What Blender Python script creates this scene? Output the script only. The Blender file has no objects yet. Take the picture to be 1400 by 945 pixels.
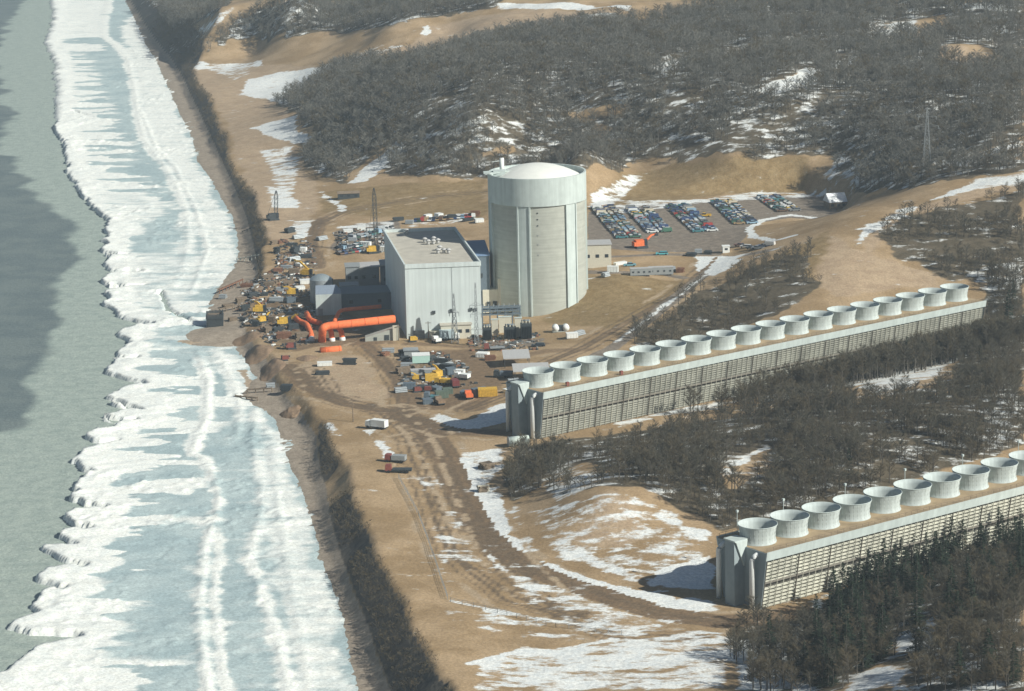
import bpy, math, random
import numpy as np
from math import radians as R
random.seed(7); rng = np.random.default_rng(7)
C = bpy.context.scene.collection
# ------------------------------------------------------------------ camera, world, sun, exposure
CH, CP, CR, CF = 231.4, 12.8397, 1.4349, 3841.5
cd = bpy.data.cameras.new('camera'); cam = bpy.data.objects.new('camera', cd); C.objects.link(cam)
cd.sensor_width = 36; cd.lens = CF/1400*36; cd.clip_start = 1; cd.clip_end = 30000
from mathutils import Matrix, Vector
cam.matrix_world = Matrix.Translation((0, 0, CH)) @ Matrix.Rotation(R(90-CP), 4, 'X') @ Matrix.Rotation(R(-CR), 4, 'Z')
bpy.context.scene.camera = cam
SUN_EL, SUN_AZ = 34.0, -31.0          # azimuth measured from +X towards +Y (sun stands right of and behind the camera)
w = bpy.data.worlds.new('World'); bpy.context.scene.world = w; w.use_nodes = True
nt = w.node_tree; bg = nt.nodes['Background']; sky = nt.nodes.new('ShaderNodeTexSky')
sky.sky_type = 'NISHITA'; sky.sun_disc = False; sky.sun_elevation = R(SUN_EL); sky.sun_rotation = R(90-SUN_AZ)
nt.links.new(sky.outputs[0], bg.inputs[0]); bg.inputs[1].default_value = 0.05
sl = bpy.data.lights.new('sun', 'SUN'); sl.energy = 5.0; sl.angle = R(0.5); sl.color = (1, .98, .90)
so = bpy.data.objects.new('sun', sl); C.objects.link(so)
sd = Vector((math.cos(R(SUN_EL))*math.cos(R(SUN_AZ)), math.cos(R(SUN_EL))*math.sin(R(SUN_AZ)), math.sin(R(SUN_EL))))
so.rotation_euler = sd.to_track_quat('Z', 'Y').to_euler()
vs = bpy.context.scene.view_settings
vs.view_transform = 'Standard'; vs.look = 'None'; vs.gamma = 1; vs.use_curve_mapping = False; vs.exposure = 0.22
HAZE = 0.00010
bpy.context.scene.cycles.volume_bounces = 0

# ------------------------------------------------------------------ maths helpers
def ray(px, py):
    px = np.asarray(px, float); py = np.asarray(py, float)
    dx, dy = (px-700)/CF, (472.5-py)/CF; c, s = math.cos(R(CR)), math.sin(R(CR))
    dx, dy = dx*c+dy*s, -dx*s+dy*c; cp, sp = math.cos(R(CP)), math.sin(R(CP))
    return np.stack([dx, cp+dy*sp, -sp+dy*cp], -1)
def P(px, py, z):
    d = ray(px, py); t = (z-CH)/d[..., 2]
    return np.stack([d[..., 0]*t, d[..., 1]*t, 0*t+z], -1)
def sst(x, a, b):
    t = np.clip((x-a)/(b-a), 0, 1); return t*t*(3-2*t)
def _h(i, j, s):
    n = (i.astype(np.int64)*374761393 + j.astype(np.int64)*668265263 + s*1442695041) & 0x7fffffff
    n = ((n ^ (n >> 13))*1274126177) & 0x7fffffff
    return ((n ^ (n >> 16)) & 0xffff)/65535.0
def vnoise(x, y, s=0):
    i = np.floor(x); j = np.floor(y); u = x-i; v = y-j; u = u*u*(3-2*u); v = v*v*(3-2*v)
    a, b, c, d = _h(i, j, s), _h(i+1, j, s), _h(i, j+1, s), _h(i+1, j+1, s)
    return a*(1-u)*(1-v)+b*u*(1-v)+c*(1-u)*v+d*u*v
def fbm(x, y, sc, o=4, s=0):
    r = 0; a = .5; t = 0
    for k in range(o):
        r = r+a*vnoise(x/sc, y/sc, s+k*17); t += a; a *= .5; sc /= 2.03
    return r/t
def seg_dist(x, y, pts):
    d = np.full(x.shape, 1e9)
    for (ax, ay), (bx, by) in zip(pts[:-1], pts[1:]):
        ux, uy = bx-ax, by-ay; L = ux*ux+uy*uy+1e-9
        t = np.clip(((x-ax)*ux+(y-ay)*uy)/L, 0, 1)
        d = np.minimum(d, (x-ax-t*ux)**2+(y-ay-t*uy)**2)
    return np.sqrt(d)
def inside(x, y, pts):
    r = np.zeros(x.shape, bool); n = len(pts)
    for k in range(n):
        ax, ay = pts[k]; bx, by = pts[(k+1) % n]
        if ay == by: continue
        c = ((ay > y) != (by > y)) & (x < (bx-ax)*(y-ay)/(by-ay)+ax); r ^= c
    return r
def sdist(x, y, pts):                       # signed, + inside
    d = seg_dist(x, y, list(pts)+[pts[0]]); return np.where(inside(x, y, pts), d, -d)

# ------------------------------------------------------------------ terrain heights
def w2(l, z): return [tuple(P(a, b, z)[:2]) for a, b in l]
SHORE = [(175,0),(186,28),(200,60),(216,85),(236,130),(250,160),(264,188),(272,220),(290,245),(306,272),(320,296),(327,325),(328,357),(300,392),(284,420),(286,446),(256,452),(242,462),(262,472),(322,474),(338,492),(352,515),(330,540),(355,556),(378,572),(386,600),(402,640),(414,660),(424,700),(436,730),(444,765),(458,800),(468,830),(478,870),(486,910),(496,945)]
TOE = [(176,0),(196,34),(214,60),(234,84),(250,112),(268,150),(284,185),(298,215),(318,258),(334,298),(343,335),(351,374),(340,402),(330,440),(338,470),(356,492),(372,520),(395,556),(410,570),(428,600),(433,645),(440,680),(452,730),(466,775),(480,815),(499,862),(513,905),(527,945)]
shore = [(-900, 6000), (-420, 3200)] + w2(SHORE, .6) + [tuple(P(512,1000,.6)[:2]), (-50, 300), (-50, -800)]
toe = [(-890, 6000), (-414, 3200)] + w2(TOE, 2) + [tuple(P(545,1000,2)[:2]), (-36, 300), (-36, -800)]
shoreP = shore+[(9000,-800),(9000,6000)]; toeP = toe+[(9000,-800),(9000,6000)]
ctl = [(450,590,6),(500,650,8),(520,740,9),(560,840,10),(610,940,12),(700,900,9),(800,850,8),(900,830,7.5),(980,840,7.5),(900,940,10),(1050,880,8),
(345,440,3),(400,480,4.2),(450,430,5),(500,520,5),(600,480,5),(700,460,5),(600,560,5.5),(640,640,6.2),(700,600,7),(660,540,6.2),(740,437,5.5),(560,420,5),(640,370,5),(480,380,5),
(850,380,14.5),(900,400,12),(790,440,7),(850,450,8.5),(820,470,7.5),(790,360,14),
(820,330,14),(900,280,14),(1000,300,14),(1100,285,14),(950,340,14),(1000,350,14.5),(900,350,14),(820,290,14),(1140,290,15),(960,375,13.5),
(1130,325,25),(1400,240,38),(1330,248,36),(1250,268,32),(1180,290,30),(1050,352,20),(990,378,16.5),(920,412,12.5),
(1000,430,10),(930,462,8),
(750,620,8),(850,625,13),(950,610,14),(1100,575,14),(1200,525,12),(1350,470,11),(1000,670,13),(1150,640,14),(1300,590,15),(1400,540,15),(860,600,8),(1000,560,8),
(830,676,16.5),(760,700,11),(905,708,12),(830,745,9.5),(740,740,8.5),(950,790,8),(870,800,8),(700,690,7),(960,725,11),
(1200,880,14),(1300,830,16),(1400,790,18),(1250,940,20),(1400,900,24),(1100,945,13),(1120,850,8.5),(1250,790,9),
(440,240,9),(500,265,10),(560,280,10),(640,290,11),(470,300,8),(560,225,17),(430,200,11),(392,140,12),(470,150,26),(550,130,38),(650,150,42),(800,180,40),(560,95,40),(700,65,46),(840,30,50),
(650,225,19),(760,240,17),(880,205,26),(1000,198,31),(1000,160,40),(900,120,48),(1000,100,46),(1160,160,42),(1080,110,50),(1250,60,54),(1350,50,54),(1400,0,60),(1000,20,56),(1200,130,46),(1300,180,44),(1180,210,33),(1300,215,38),
(900,262,15),(860,232,19),(1000,216,28),(1100,218,28),(1000,258,16),(1100,256,16),(825,265,15),
(232,40,16),(300,20,34),(400,0,46),(450,30,30),(350,72,14),(262,92,9),(330,110,9),(450,68,24),(520,62,32),(600,42,38),(400,112,10),(330,180,9),(380,200,9),(360,260,8),(400,300,6.5),(350,320,7),(290,130,9),(210,20,12),
(560,20,44),(680,8,48),(190,0,10)]
cx = np.array([P(a, b, z) for a, b, z in ctl])
extra = [(100,1000,14),(123,1000,14.5),(123,1040,21),(150,1010,14),(150,1040,19),(150,1075,26),(180,1020,16),(180,1060,24),(180,1095,31),(215,1040,22),(215,1070,28),(215,1105,35),(105,960,9),(130,975,10),(160,1000,11),(-300,3200,30),(0,3200,50),(400,3000,60),(900,3000,60),(800,2000,60),(600,1300,45),(450,900,30),(300,600,25),(-500,4500,30),(1500,4000,60),(0,400,10),(300,300,15),(800,300,20),(1500,1500,60),(6000,3000,60),(6000,-500,40),(0,5900,50)]
# level pads for the two tower rows
ROWS = dict(A=(61.38, 684.64, .6373), B=(8.21, 858.75, .6475)); PIT = 10.97
for (x0, y0, t) in ROWS.values():
    for i in range(-1, 19, 2):
        for o in (-13, 0, 13):
            extra.append((x0+i*PIT*math.cos(t)-o*math.sin(t), y0+i*PIT*math.sin(t)+o*math.cos(t), 7.5))
cx = np.vstack([cx, np.array(extra, float)])
d = np.hypot(cx[:, None, 0]-cx[None, :, 0], (cx[:, None, 1]-cx[None, :, 1])*.6)
n = len(cx); K = np.sqrt(d*d+8**2); A = np.zeros((n+1, n+1)); A[:n, :n] = K-np.eye(n)*1.5; A[n, :n] = 1; A[:n, n] = 1
cw = np.linalg.solve(A, np.append(cx[:, 2], 0))
def plateau(x, y):
    r = np.full(x.shape, cw[n])
    for k in range(n): r += cw[k]*np.sqrt((x-cx[k, 0])**2+((y-cx[k, 1])*.6)**2+64)
    return np.clip(r, 2, 75)
def grow(a, b, s0, g, smax):
    r = [a]; s = s0
    while r[-1] < b: r.append(r[-1]+s); s = min(s*g, smax)
    return r
xr = grow(150, 9000, 1.25, 1.012, 400); xl = [-x for x in grow(130, 1500, 1.25, 1.012, 300)]
gx = np.array(xl[::-1]+list(np.arange(-128.8, 149.5, 1.2))+xr)
gy = np.array([-700, -400, -100, 100, 250, 380, 440, 480, 510, 530, 540, 545.])
ys = [547.]; 
while ys[-1] < 2400: ys.append(ys[-1]+max(1.15, 1.15+(ys[-1]-900)*.0016))
while ys[-1] < 5900: ys.append(ys[-1]*1.012)
gy = np.concatenate([gy, ys]); NX, NY = len(gx), len(gy)
print('terrain grid', NX, NY, NX*NY)
GX, GY = np.meshgrid(gx, gy)
pl = plateau(GX, GY)
hi = sst(pl, 15, 34)*sst(GY, 1080, 1200)
pl = pl+hi*((fbm(GX+GY*.4, GY*.8-GX*.3, 95, 3, 5)-.5)*17+(fbm(GX, GY, 30, 3, 9)-.5)*6)
lo = (fbm(GX, GY, 14, 3, 3)-.5)*.7
core = (GX > -600) & (GX < 900) & (GY > 300) & (GY < 4000)
dsh = np.where(GX > 0, 500., -500.); dto = dsh.copy()
near = core & (GX < 200)
dsh[near] = sdist(GX[near], GY[near], shoreP); dto[near] = sdist(GX[near], GY[near], toeP)
rest = ~near; dsh[rest] = np.where(inside(GX[rest], GY[rest], shoreP), 300., -300.); dto[rest] = dsh[rest]
rag = (fbm(GX, GY, 18, 4, 31)-.5)*7
beach = .6+.10*np.maximum(dsh, -14)+ (fbm(GX, GY, 6, 2, 4)-.5)*.25
beach = np.where(dsh < 0, .6+.2*np.maximum(dsh, -9), beach)
bl = 2.0+.72*(dto+rag*sst(dto, -2, 4)*.8)+np.maximum(0, dto-12)*.5
GZ = np.where(dto > -2, np.minimum(pl+lo, np.maximum(bl, np.minimum(beach, 2.6))), np.minimum(beach, 2.8))
# containment pad stays level on its west side; level building pads
def pad(pts, z, soft=4):
    global GZ
    m = sst(sdist(GX, GY, pts), -soft, 0); GZ = GZ*(1-m)+z*m
pad([(-52,1005),(-8,1008),(-12,1035),(-20,1090),(-60,1090)], 5, 6)
for (x0, y0, t) in ROWS.values():
    e1, e2 = -.75*PIT, 17.8*PIT; c, s = math.cos(t), math.sin(t)
    pad([(x0+a*c-o*s, y0+a*s+o*c) for a, o in ((e1,-9.5),(e2,-9.5),(e2,10),(e1,10))], 7.5, 7)
pad([(32,1142),(140,1185),(146,1215),(130,1252),(70,1248),(30,1230)], 14, 8)
def Hh(x, y):
    x = np.asarray(x, float); y = np.asarray(y, float)
    i = np.clip(np.searchsorted(gx, x)-1, 0, NX-2); j = np.clip(np.searchsorted(gy, y)-1, 0, NY-2)
    u = (x-gx[i])/(gx[i+1]-gx[i]); v = (y-gy[j])/(gy[j+1]-gy[j])
    return GZ[j, i]*(1-u)*(1-v)+GZ[j, i+1]*u*(1-v)+GZ[j+1, i]*(1-u)*v+GZ[j+1, i+1]*u*v
def G(px, py):                                # where the ray of a photo pixel meets the ground
    px = np.atleast_1d(np.asarray(px, float)); py = np.atleast_1d(np.asarray(py, float)); d = ray(px, py)
    t0 = (78-CH)/d[:, 2]; t1 = (-.5-CH)/d[:, 2]; k = np.linspace(0, 1, 500)
    t = t0[:, None]+(t1-t0)[:, None]*k; x = d[:, 0, None]*t; y = d[:, 1, None]*t; z = CH+d[:, 2, None]*t
    f = z-Hh(x, y); i = np.argmax(f < 0, 1); i = np.where(i == 0, 499, i); a = np.arange(len(i))
    f0, f1 = f[a, i-1], f[a, i]; q = np.clip(f0/(f0-f1+1e-9), 0, 1); tt = t[a, i-1]+q*(t[a, i]-t[a, i-1])
    o = d*tt[:, None]; o[:, 2] += CH; return o
def g1(px, py): return tuple(float(v) for v in G(px, py)[0])
def wp(l, closed=True, sub=3):
    l = list(l); q = []; m = len(l) if closed else len(l)-1
    for k in range(m):
        a, b = l[k], l[(k+1) % len(l)]
        for s in range(sub): q.append((a[0]+(b[0]-a[0])*s/sub, a[1]+(b[1]-a[1])*s/sub))
    if not closed: q.append(l[-1])
    o = G([p[0] for p in q], [p[1] for p in q]); return [(a, b) for a, b, _ in o]
NZ1 = fbm(GX, GY, 16, 4, 77)-.5; NZ2 = fbm(GX, GY, 5, 3, 91)-.5
def paint(M, polys, soft=2.5, rough=5, val=1.0, closed=True, width=None, mode='max'):
    for p in polys:
        v = val
        if isinstance(p, tuple) and isinstance(p[0], list): p, v = p
        q = wp(p, closed); a = np.array(q); e = soft+rough+(width or 0)
        m = (GX > a[:, 0].min()-e) & (GX < a[:, 0].max()+e) & (GY > a[:, 1].min()-e) & (GY < a[:, 1].max()+e)
        if not m.any(): continue
        x, y = GX[m], GY[m]
        sd_ = sdist(x, y, q) if closed else (width/2-seg_dist(x, y, q))
        k = sst(sd_+(NZ1[m]*1.6+NZ2[m])*rough, -soft, soft)*v
        M[m] = np.maximum(M[m], k) if mode == 'max' else (M[m]*(1-sst(sd_+(NZ1[m]*1.6+NZ2[m])*rough, -soft, soft))+k)
# ------------------------------------------------------------------ land cover, outlined on the ground
FOR = [[(385,142),(430,115),(455,94),(520,86),(560,84),(600,76),(700,48),(760,38),(870,28),(1000,4),(1400,0),(1400,232),(1330,240),(1250,258),(1180,262),(1145,240),(1120,214),(1000,211),(900,214),(840,228),(800,232),(760,240),(660,243),(600,248),(560,243),(510,226),(545,200),(535,192),(490,225),(470,250),(440,243),(415,228),(424,205),(430,180),(404,160)],
 [(273,80),(315,54),(400,50),(430,45),(520,40),(575,25),(690,10),(690,0),(400,0),(330,26)], [(200,0),(216,24),(232,42),(250,46),(290,20),(320,0)]]
BRU = [[(1196,322),(1240,298),(1330,277),(1400,262),(1400,372),(1340,385),(1285,378),(1232,350)],
 [(852,470),(905,436),(960,400),(1020,372),(1080,350),(1105,352),(1112,385),(1105,415),(1000,450),(900,480)]]
MID = [[(738,606),(850,592),(1000,568),(1150,540),(1345,478),(1350,380),(1400,375),(1400,610),(1250,655),(1100,700),(985,728),(930,700),(880,664),(820,664),(770,676),(745,655),(700,690),(696,640),(712,612)],
 [(905,548),(1050,512),(1200,468),(1340,425),(1345,470),(1200,520),(1050,556),(900,585)]]
LOW = [[(1012,862),(1050,842),(1110,828),(1180,800),(1270,762),(1400,700),(1400,945),(1000,945)]]
mF = np.zeros_like(GX); paint(mF, FOR, 3, 8); mB = np.zeros_like(GX); paint(mB, BRU, 3, 7)
mM = np.zeros_like(GX); paint(mM, MID, 2, 4); mL = np.zeros_like(GX); paint(mL, LOW, 2, 4)
clear = np.zeros_like(GX)
paint(clear, [[(978,645),(1050,606),(1056,612),(985,650)],[(1150,512),(1290,486),(1312,490),(1280,517),(1200,537),(1150,527)],[(1296,488),(1352,456),(1356,462),(1310,492)],
 [(1206,877),(1228,869),(1274,844),(1280,888),(1226,894)],[(1160,928),(1200,909),(1245,915),(1243,945),(1150,945)],
 [(1028,125),(1108,92),(1122,114),(1060,130)],[(886,90),(940,76),(947,90),(905,100)],[(968,82),(1020,60),(1032,70),(985,88)],[(1120,88),(1165,78),(1170,88),(1130,95)],
 [(1190,34),(1260,26),(1290,20),(1312,40),(1250,52),(1190,46)],[(680,3),(860,8),(858,14),(680,12)],[(1200,222),(1300,218),(1398,193),(1400,201),(1310,228)],
 [(1290,60),(1345,62),(1375,80),(1340,92),(1280,78)],[(780,155),(850,140),(870,148),(800,168)],[(1035,545),(1075,530),(1140,522),(1140,530),(1080,545),(1040,552)],
 [(815,170),(835,176),(822,190),(808,186)],[(655,208),(700,200),(705,206),(660,216)],[(978,645),(1050,606),(1064,640),(1000,668)],[(1150,512),(1312,490),(1302,538),(1160,556)],[(860,560),(1040,540),(1140,524),(1140,548),(1040,566),(870,590)],[(745,655),(800,632),(850,640),(800,668)],[(1040,222),(1100,212),(1130,228),(1140,240),(1120,262),(1100,262),(1105,232)]], 1.5, 2.5)
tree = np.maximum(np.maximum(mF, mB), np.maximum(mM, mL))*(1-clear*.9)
bgap = 1-sst(GY, 792, 800)*(1-sst(GY, 1115, 1135)); paint(bgap, [[(436,578),(452,574),(472,600),(462,638),(446,660),(434,650)]], 1.5, 1.5)
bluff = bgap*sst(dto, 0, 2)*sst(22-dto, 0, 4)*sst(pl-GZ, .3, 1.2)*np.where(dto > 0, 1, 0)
snow = .10+.26*tree; snow = np.where(mL+mM > .5, .34, snow); snow = np.where(mB > .4, .22, snow); snow = snow+.16*(fbm(GX, GY, 60, 3, 44)-.4)
SN = [([(336,108),(420,92),(470,88),(440,110),(384,141),(329,130)], .80), ([(343,175),(410,156),(403,178),(433,186),(418,200),(373,189)], .9), ([(345,204),(403,200),(410,230),(400,262),(388,280),(366,223)], .55),
 ([(250,92),(360,82),(362,90),(300,98)], .62), ([(365,255),(405,262),(408,284),(368,284)], .7), ([(395,300),(425,302),(424,330),(398,318)], .65), ([(432,262),(442,262),(476,284),(468,290)], .85),
 ([(478,250),(500,228),(545,194),(553,200),(520,234),(500,250)], .85), ([(425,235),(458,203),(466,206),(440,242)], .55), ([(228,62),(240,60),(243,72),(231,73)], 1), ([(244,60),(300,18),(318,8),(320,16),(270,58),(250,72)], .55),
 ([(345,30),(390,0),(405,0),(370,30)], .5), ([(180,0),(225,0),(215,14),(205,35)], .3), ([(420,95),(520,62),(560,60),(470,92)], .42), ([(575,45),(586,30),(590,45),(582,50)], .9), ([(768,40),(775,28),(800,20),(840,17),(840,24),(790,30),(780,42)], .85),
 ([(1028,125),(1108,92),(1122,114),(1060,130)], .98), ([(886,90),(940,76),(947,90),(905,100)], .75), ([(968,82),(1020,60),(1032,70),(985,88)], .75), ([(1120,88),(1165,78),(1170,88),(1130,95)], .85),
 ([(1190,34),(1260,26),(1250,52),(1190,46)], .65), ([(1340,35),(1378,32),(1380,44),(1342,46)], .8), ([(680,3),(860,8),(858,14),(680,12)], .95), ([(1290,2),(1400,6),(1400,18),(1290,12)], .6),
 ([(1200,222),(1300,218),(1398,193),(1400,201),(1310,228)], .7), ([(1175,333),(1176,312),(1230,288),(1300,262),(1340,245),(1400,236),(1400,252),(1340,258),(1268,276),(1232,296),(1190,320)], .72),
 ([(830,285),(860,274),(960,272),(1000,264),(1100,262),(1130,258),(1135,268),(1060,272),(960,279),(850,292)], .55), ([(805,262),(870,236),(886,238),(850,275),(805,285)], .62),
 ([(952,372),(948,350),(1014,348),(1012,360),(975,378)], .88), ([(897,568),(920,558),(922,563),(900,572)], .6), ([(978,645),(1050,606),(1056,612),(985,650)], .95), ([(1150,512),(1290,486),(1312,490),(1280,517),(1200,537),(1150,527)], .66),
 ([(1296,488),(1352,456),(1356,462),(1310,492)], .8), ([(1035,545),(1075,530),(1140,522),(1140,530),(1080,545),(1040,552)], .7), ([(840,578),(900,563),(1040,540),(1040,546),(900,572),(845,585)], .55),
 ([(573,578),(600,566),(640,572),(690,553),(690,577),(640,588),(590,590)], .95), ([(712,700),(760,690),(800,684),(830,668),(905,690),(975,728),(975,800),(900,808),(850,792),(760,762)], .44),
 ([(885,802),(890,780),(975,755),(975,805)], 1), ([(905,690),(975,728),(975,745),(930,735),(890,705)], .7), ([(760,735),(860,775),(880,800),(840,790),(760,755)], .6),
 ([(652,668),(676,668),(716,752),(700,756)], .95), ([(630,620),(692,608),(692,640),(664,664),(640,656)], .6), ([(690,700),(706,690),(730,735),(735,755),(720,756)], .5), ([(718,764),(780,786),(850,806),(848,811),(770,795),(716,770)], .95),
 ([(872,820),(930,818),(978,822),(978,832),(920,836),(880,828)], .8), ([(640,905),(720,884),(820,880),(870,870),(960,860),(1010,866),(1003,945),(700,945),(655,925)], .60),
 ([(690,778),(800,808),(900,838),(960,856),(860,878),(760,845),(700,815)], .47), ([(590,730),(640,738),(662,772),(612,762)], .46), ([(556,648),(608,652),(618,670),(580,670)], .5), ([(600,700),(625,690),(650,730),(640,735)], .45),
 ([(492,588),(506,588),(545,622),(548,632),(530,630)], .95), ([(440,576),(452,578),(470,598),(450,594)], .6), ([(1105,820),(1130,815),(1128,832),(1108,836)], .8),
 ([(1206,877),(1228,869),(1274,844),(1280,888),(1226,894)], .72), ([(1160,928),(1200,909),(1245,915),(1243,945),(1150,945)], .7), ([(1000,875),(1100,862),(1130,900),(1115,945),(1000,945)], .72),
 ([(1340,545),(1400,530),(1400,585),(1345,580)], .5), ([(1320,372),(1400,350),(1400,395),(1350,400)], .55), ([(1120,245),(1140,212),(1175,216),(1200,250),(1150,268)], .5), ([(600,830),(700,845),(880,860),(880,875),(700,870),(610,845)], .42),
 ([(780,620),(800,600),(830,612),(800,630)], .45), ([(745,655),(790,640),(850,648),(800,670),(760,690)], .5), ([(620,720),(600,690),(612,688),(632,725)], .5), ([(1055,340),(1100,325),(1110,332),(1040,352),(990,372),(960,392),(958,386),(1010,350)], .3),
 ([(655,925),(700,900),(690,945),(640,945)], .5), ([(290,95),(340,90),(345,100),(320,112)], .45), ([(460,310),(535,300),(540,315),(480,322)], .55), ([(560,298),(640,290),(660,300),(560,312)], .5)]
for p, v in SN: paint(snow, [p], 2.2, 3.5, v)
for p in ([(1112,298),(1080,294),(1042,301),(1024,313),(1030,324),(1060,329),(1086,322)],): paint(snow, [p], 1.2, .6, .9, False, 3.5)
for p, wd, v in (([(636,630),(650,672),(688,738),(716,766),(780,789),(850,809),(910,820)], 6, 1.0), ([(646,720),(676,770),(720,800),(800,822)], 2.0, .6), ([(965,376),(930,402),(880,440),(842,468)], 2.2, .7), ([(1130,90),(1230,150),(1300,160)], 4, .3), ([(665,262),(600,268),(520,280)], 1.5, .5), ([(560,650),(585,700),(612,790),(618,820)], 1.2, .4),
  ([(618,822),(700,840),(800,856),(860,862)], 2.5, .75), ([(660,835),(760,850),(850,876)], 1.5, .6), ([(600,820),(560,850)], 1, .3), ([(640,908),(700,893),(780,885),(840,875)], 2.5, .95), ([(790,155),(700,190)], 4, .4), ([(1265,150),(1180,160),(1060,175)], 5, .42)):
    paint(snow, [p], 1.2, 1.2, v, False, wd)
road = np.zeros_like(GX)
for p, wd, v in (([(545,560),(585,590),(612,630),(628,670),(655,720),(690,755),(740,785),(830,815),(900,838),(980,850),(1050,846),(1090,835)], 9, 1), ([(395,500),(420,530),(470,552),(545,565),(620,590),(690,592)], 7, .9),
  ([(555,560),(545,520),(520,490),(500,472)], 7, .8), ([(650,560),(680,520),(700,490),(745,480),(800,478)], 7, .6), ([(560,470),(660,476),(745,470)], 6, .7), ([(980,352),(960,372),(925,402),(865,436),(800,474),(750,495)], 4, .6),
  ([(437,300),(425,330),(432,365)], 7, .8), ([(437,300),(470,285),(520,280)], 4, .5), ([(612,640),(650,720),(700,775),(760,830),(840,870)], 3, .3), ([(640,720),(700,790),(780,840)], 5, .4)):
    paint(road, [p], 1.5, 1.2, v, False, wd)
paint(road, [[(545,480),(660,475),(690,520),(640,560),(560,560),(530,520)]], 3, 3, .8)
paint(road, [[(340,410),(430,400),(500,440),(540,470),(430,475),(400,480),(340,450)]], 3, 3, .9)
rut = np.zeros_like(GX); berm = np.zeros_like(GX)
TR = [[(545,560),(585,590),(612,630),(628,670),(655,720),(690,755),(740,785),(830,815),(900,838),(980,850),(1050,846)], [(395,500),(420,530),(470,552),(545,565),(620,590),(690,592)], [(555,560),(545,520),(520,490),(500,472)], [(437,300),(425,330),(432,365)],
 [(980,352),(960,372),(925,402),(865,436),(800,474),(750,495)], [(612,640),(650,720),(700,775),(760,830),(840,870),(960,872)], [(560,600),(590,680),(620,760),(700,820),(800,850)], [(430,505),(450,540),(520,560),(560,600)], [(640,560),(690,540)], [(665,262),(600,268),(520,280),(470,290),(437,306)]]
for p in TR:
    q = wp(p, False, 4); a = np.array(q); m = (GX > a[:, 0].min()-16) & (GX < a[:, 0].max()+16) & (GY > a[:, 1].min()-16) & (GY < a[:, 1].max()+16)
    dd_ = seg_dist(GX[m], GY[m], q)+NZ1[m]*2.2+NZ2[m]*.8
    rut[m] = np.maximum(rut[m], .75*np.maximum(np.exp(-((dd_-1.2)/1.1)**2), .8*np.exp(-((dd_-4.2)/1.1)**2))); berm[m] = np.maximum(berm[m], .8*np.exp(-((dd_-7.2)/1.6)**2)*sst(NZ2[m], -.15, .1))
lot = np.zeros_like(GX)
paint(lot, [[(804,290),(860,280),(960,276),(1040,268),(1130,268),(1150,290),(1112,300),(1080,298),(1040,304),(1022,318),(1010,335),(980,345),(900,345),(850,342),(804,336)]], 1.5, 1)
paint(lot, [[(455,318),(480,308),(545,300),(555,335),(470,350),(452,340)]], 2, 2, .8)
paint(lot, [[(660,470),(745,462),(745,472),(660,478)]], 1, 1, .6)
for p, wd in (([(1055,342),(1000,352),(968,372),(935,398),(882,440),(838,476),(780,502)], 6), ([(820,352),(900,348),(980,348)], 5), ([(805,372),(900,374),(935,380)], 5)): paint(lot, [p], 1, .5, .9, False, wd)
sand = np.zeros_like(GX)
paint(sand, [[(250,92),(340,90),(470,88),(390,140),(410,200),(415,230),(440,262),(430,300),(400,330),(350,330),(330,230),(300,150)], [(1095,330),(1130,322),(1190,350),(1290,378),(1270,390),(1140,408),(1112,380)],
 [(400,500),(450,485),(500,485),(540,545),(480,552),(425,530)], [(790,745),(815,690),(835,672),(865,690),(895,735),(850,752)],
 [(440,90),(560,60),(590,35),(720,12),(860,15),(760,36),(640,62),(520,84)], [(1170,330),(1250,285),(1400,236),(1400,255),(1260,290),(1190,345)], [(1255,52),(1262,38),(1290,38),(1312,50),(1300,55)], [(888,88),(940,78),(930,70),(890,80)],
 [(1220,62),(1300,62),(1372,80),(1330,95),(1240,85)], [(1050,108),(1090,98),(1100,94),(1052,118)], [(835,100),(850,90),(900,140),(860,150)]], 4, 5, .9)
paint(sand, [[(560,560),(700,560),(660,640),(640,720),(560,640)]], 4, 4, .35)
snow = np.where(road > .55, np.minimum(snow, .22), snow)
bch = sst(3.4-GZ, 0, 1.0)*sst(4-dto, 0, 4)
grass = np.zeros_like(GX)
paint(grass, [[(440,262),(560,250),(665,246),(665,300),(560,300),(440,290)], [(805,262),(870,234),(1000,214),(1110,214),(1105,258),(960,270),(840,284)], [(742,440),(806,372),(935,384),(900,420),(840,452)], [(1060,352),(1130,318),(1112,400),(1095,410),(980,440),(900,470),(850,470),(1000,380)]], 4, 5, 1)
clearp = np.zeros_like(GX)

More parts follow.
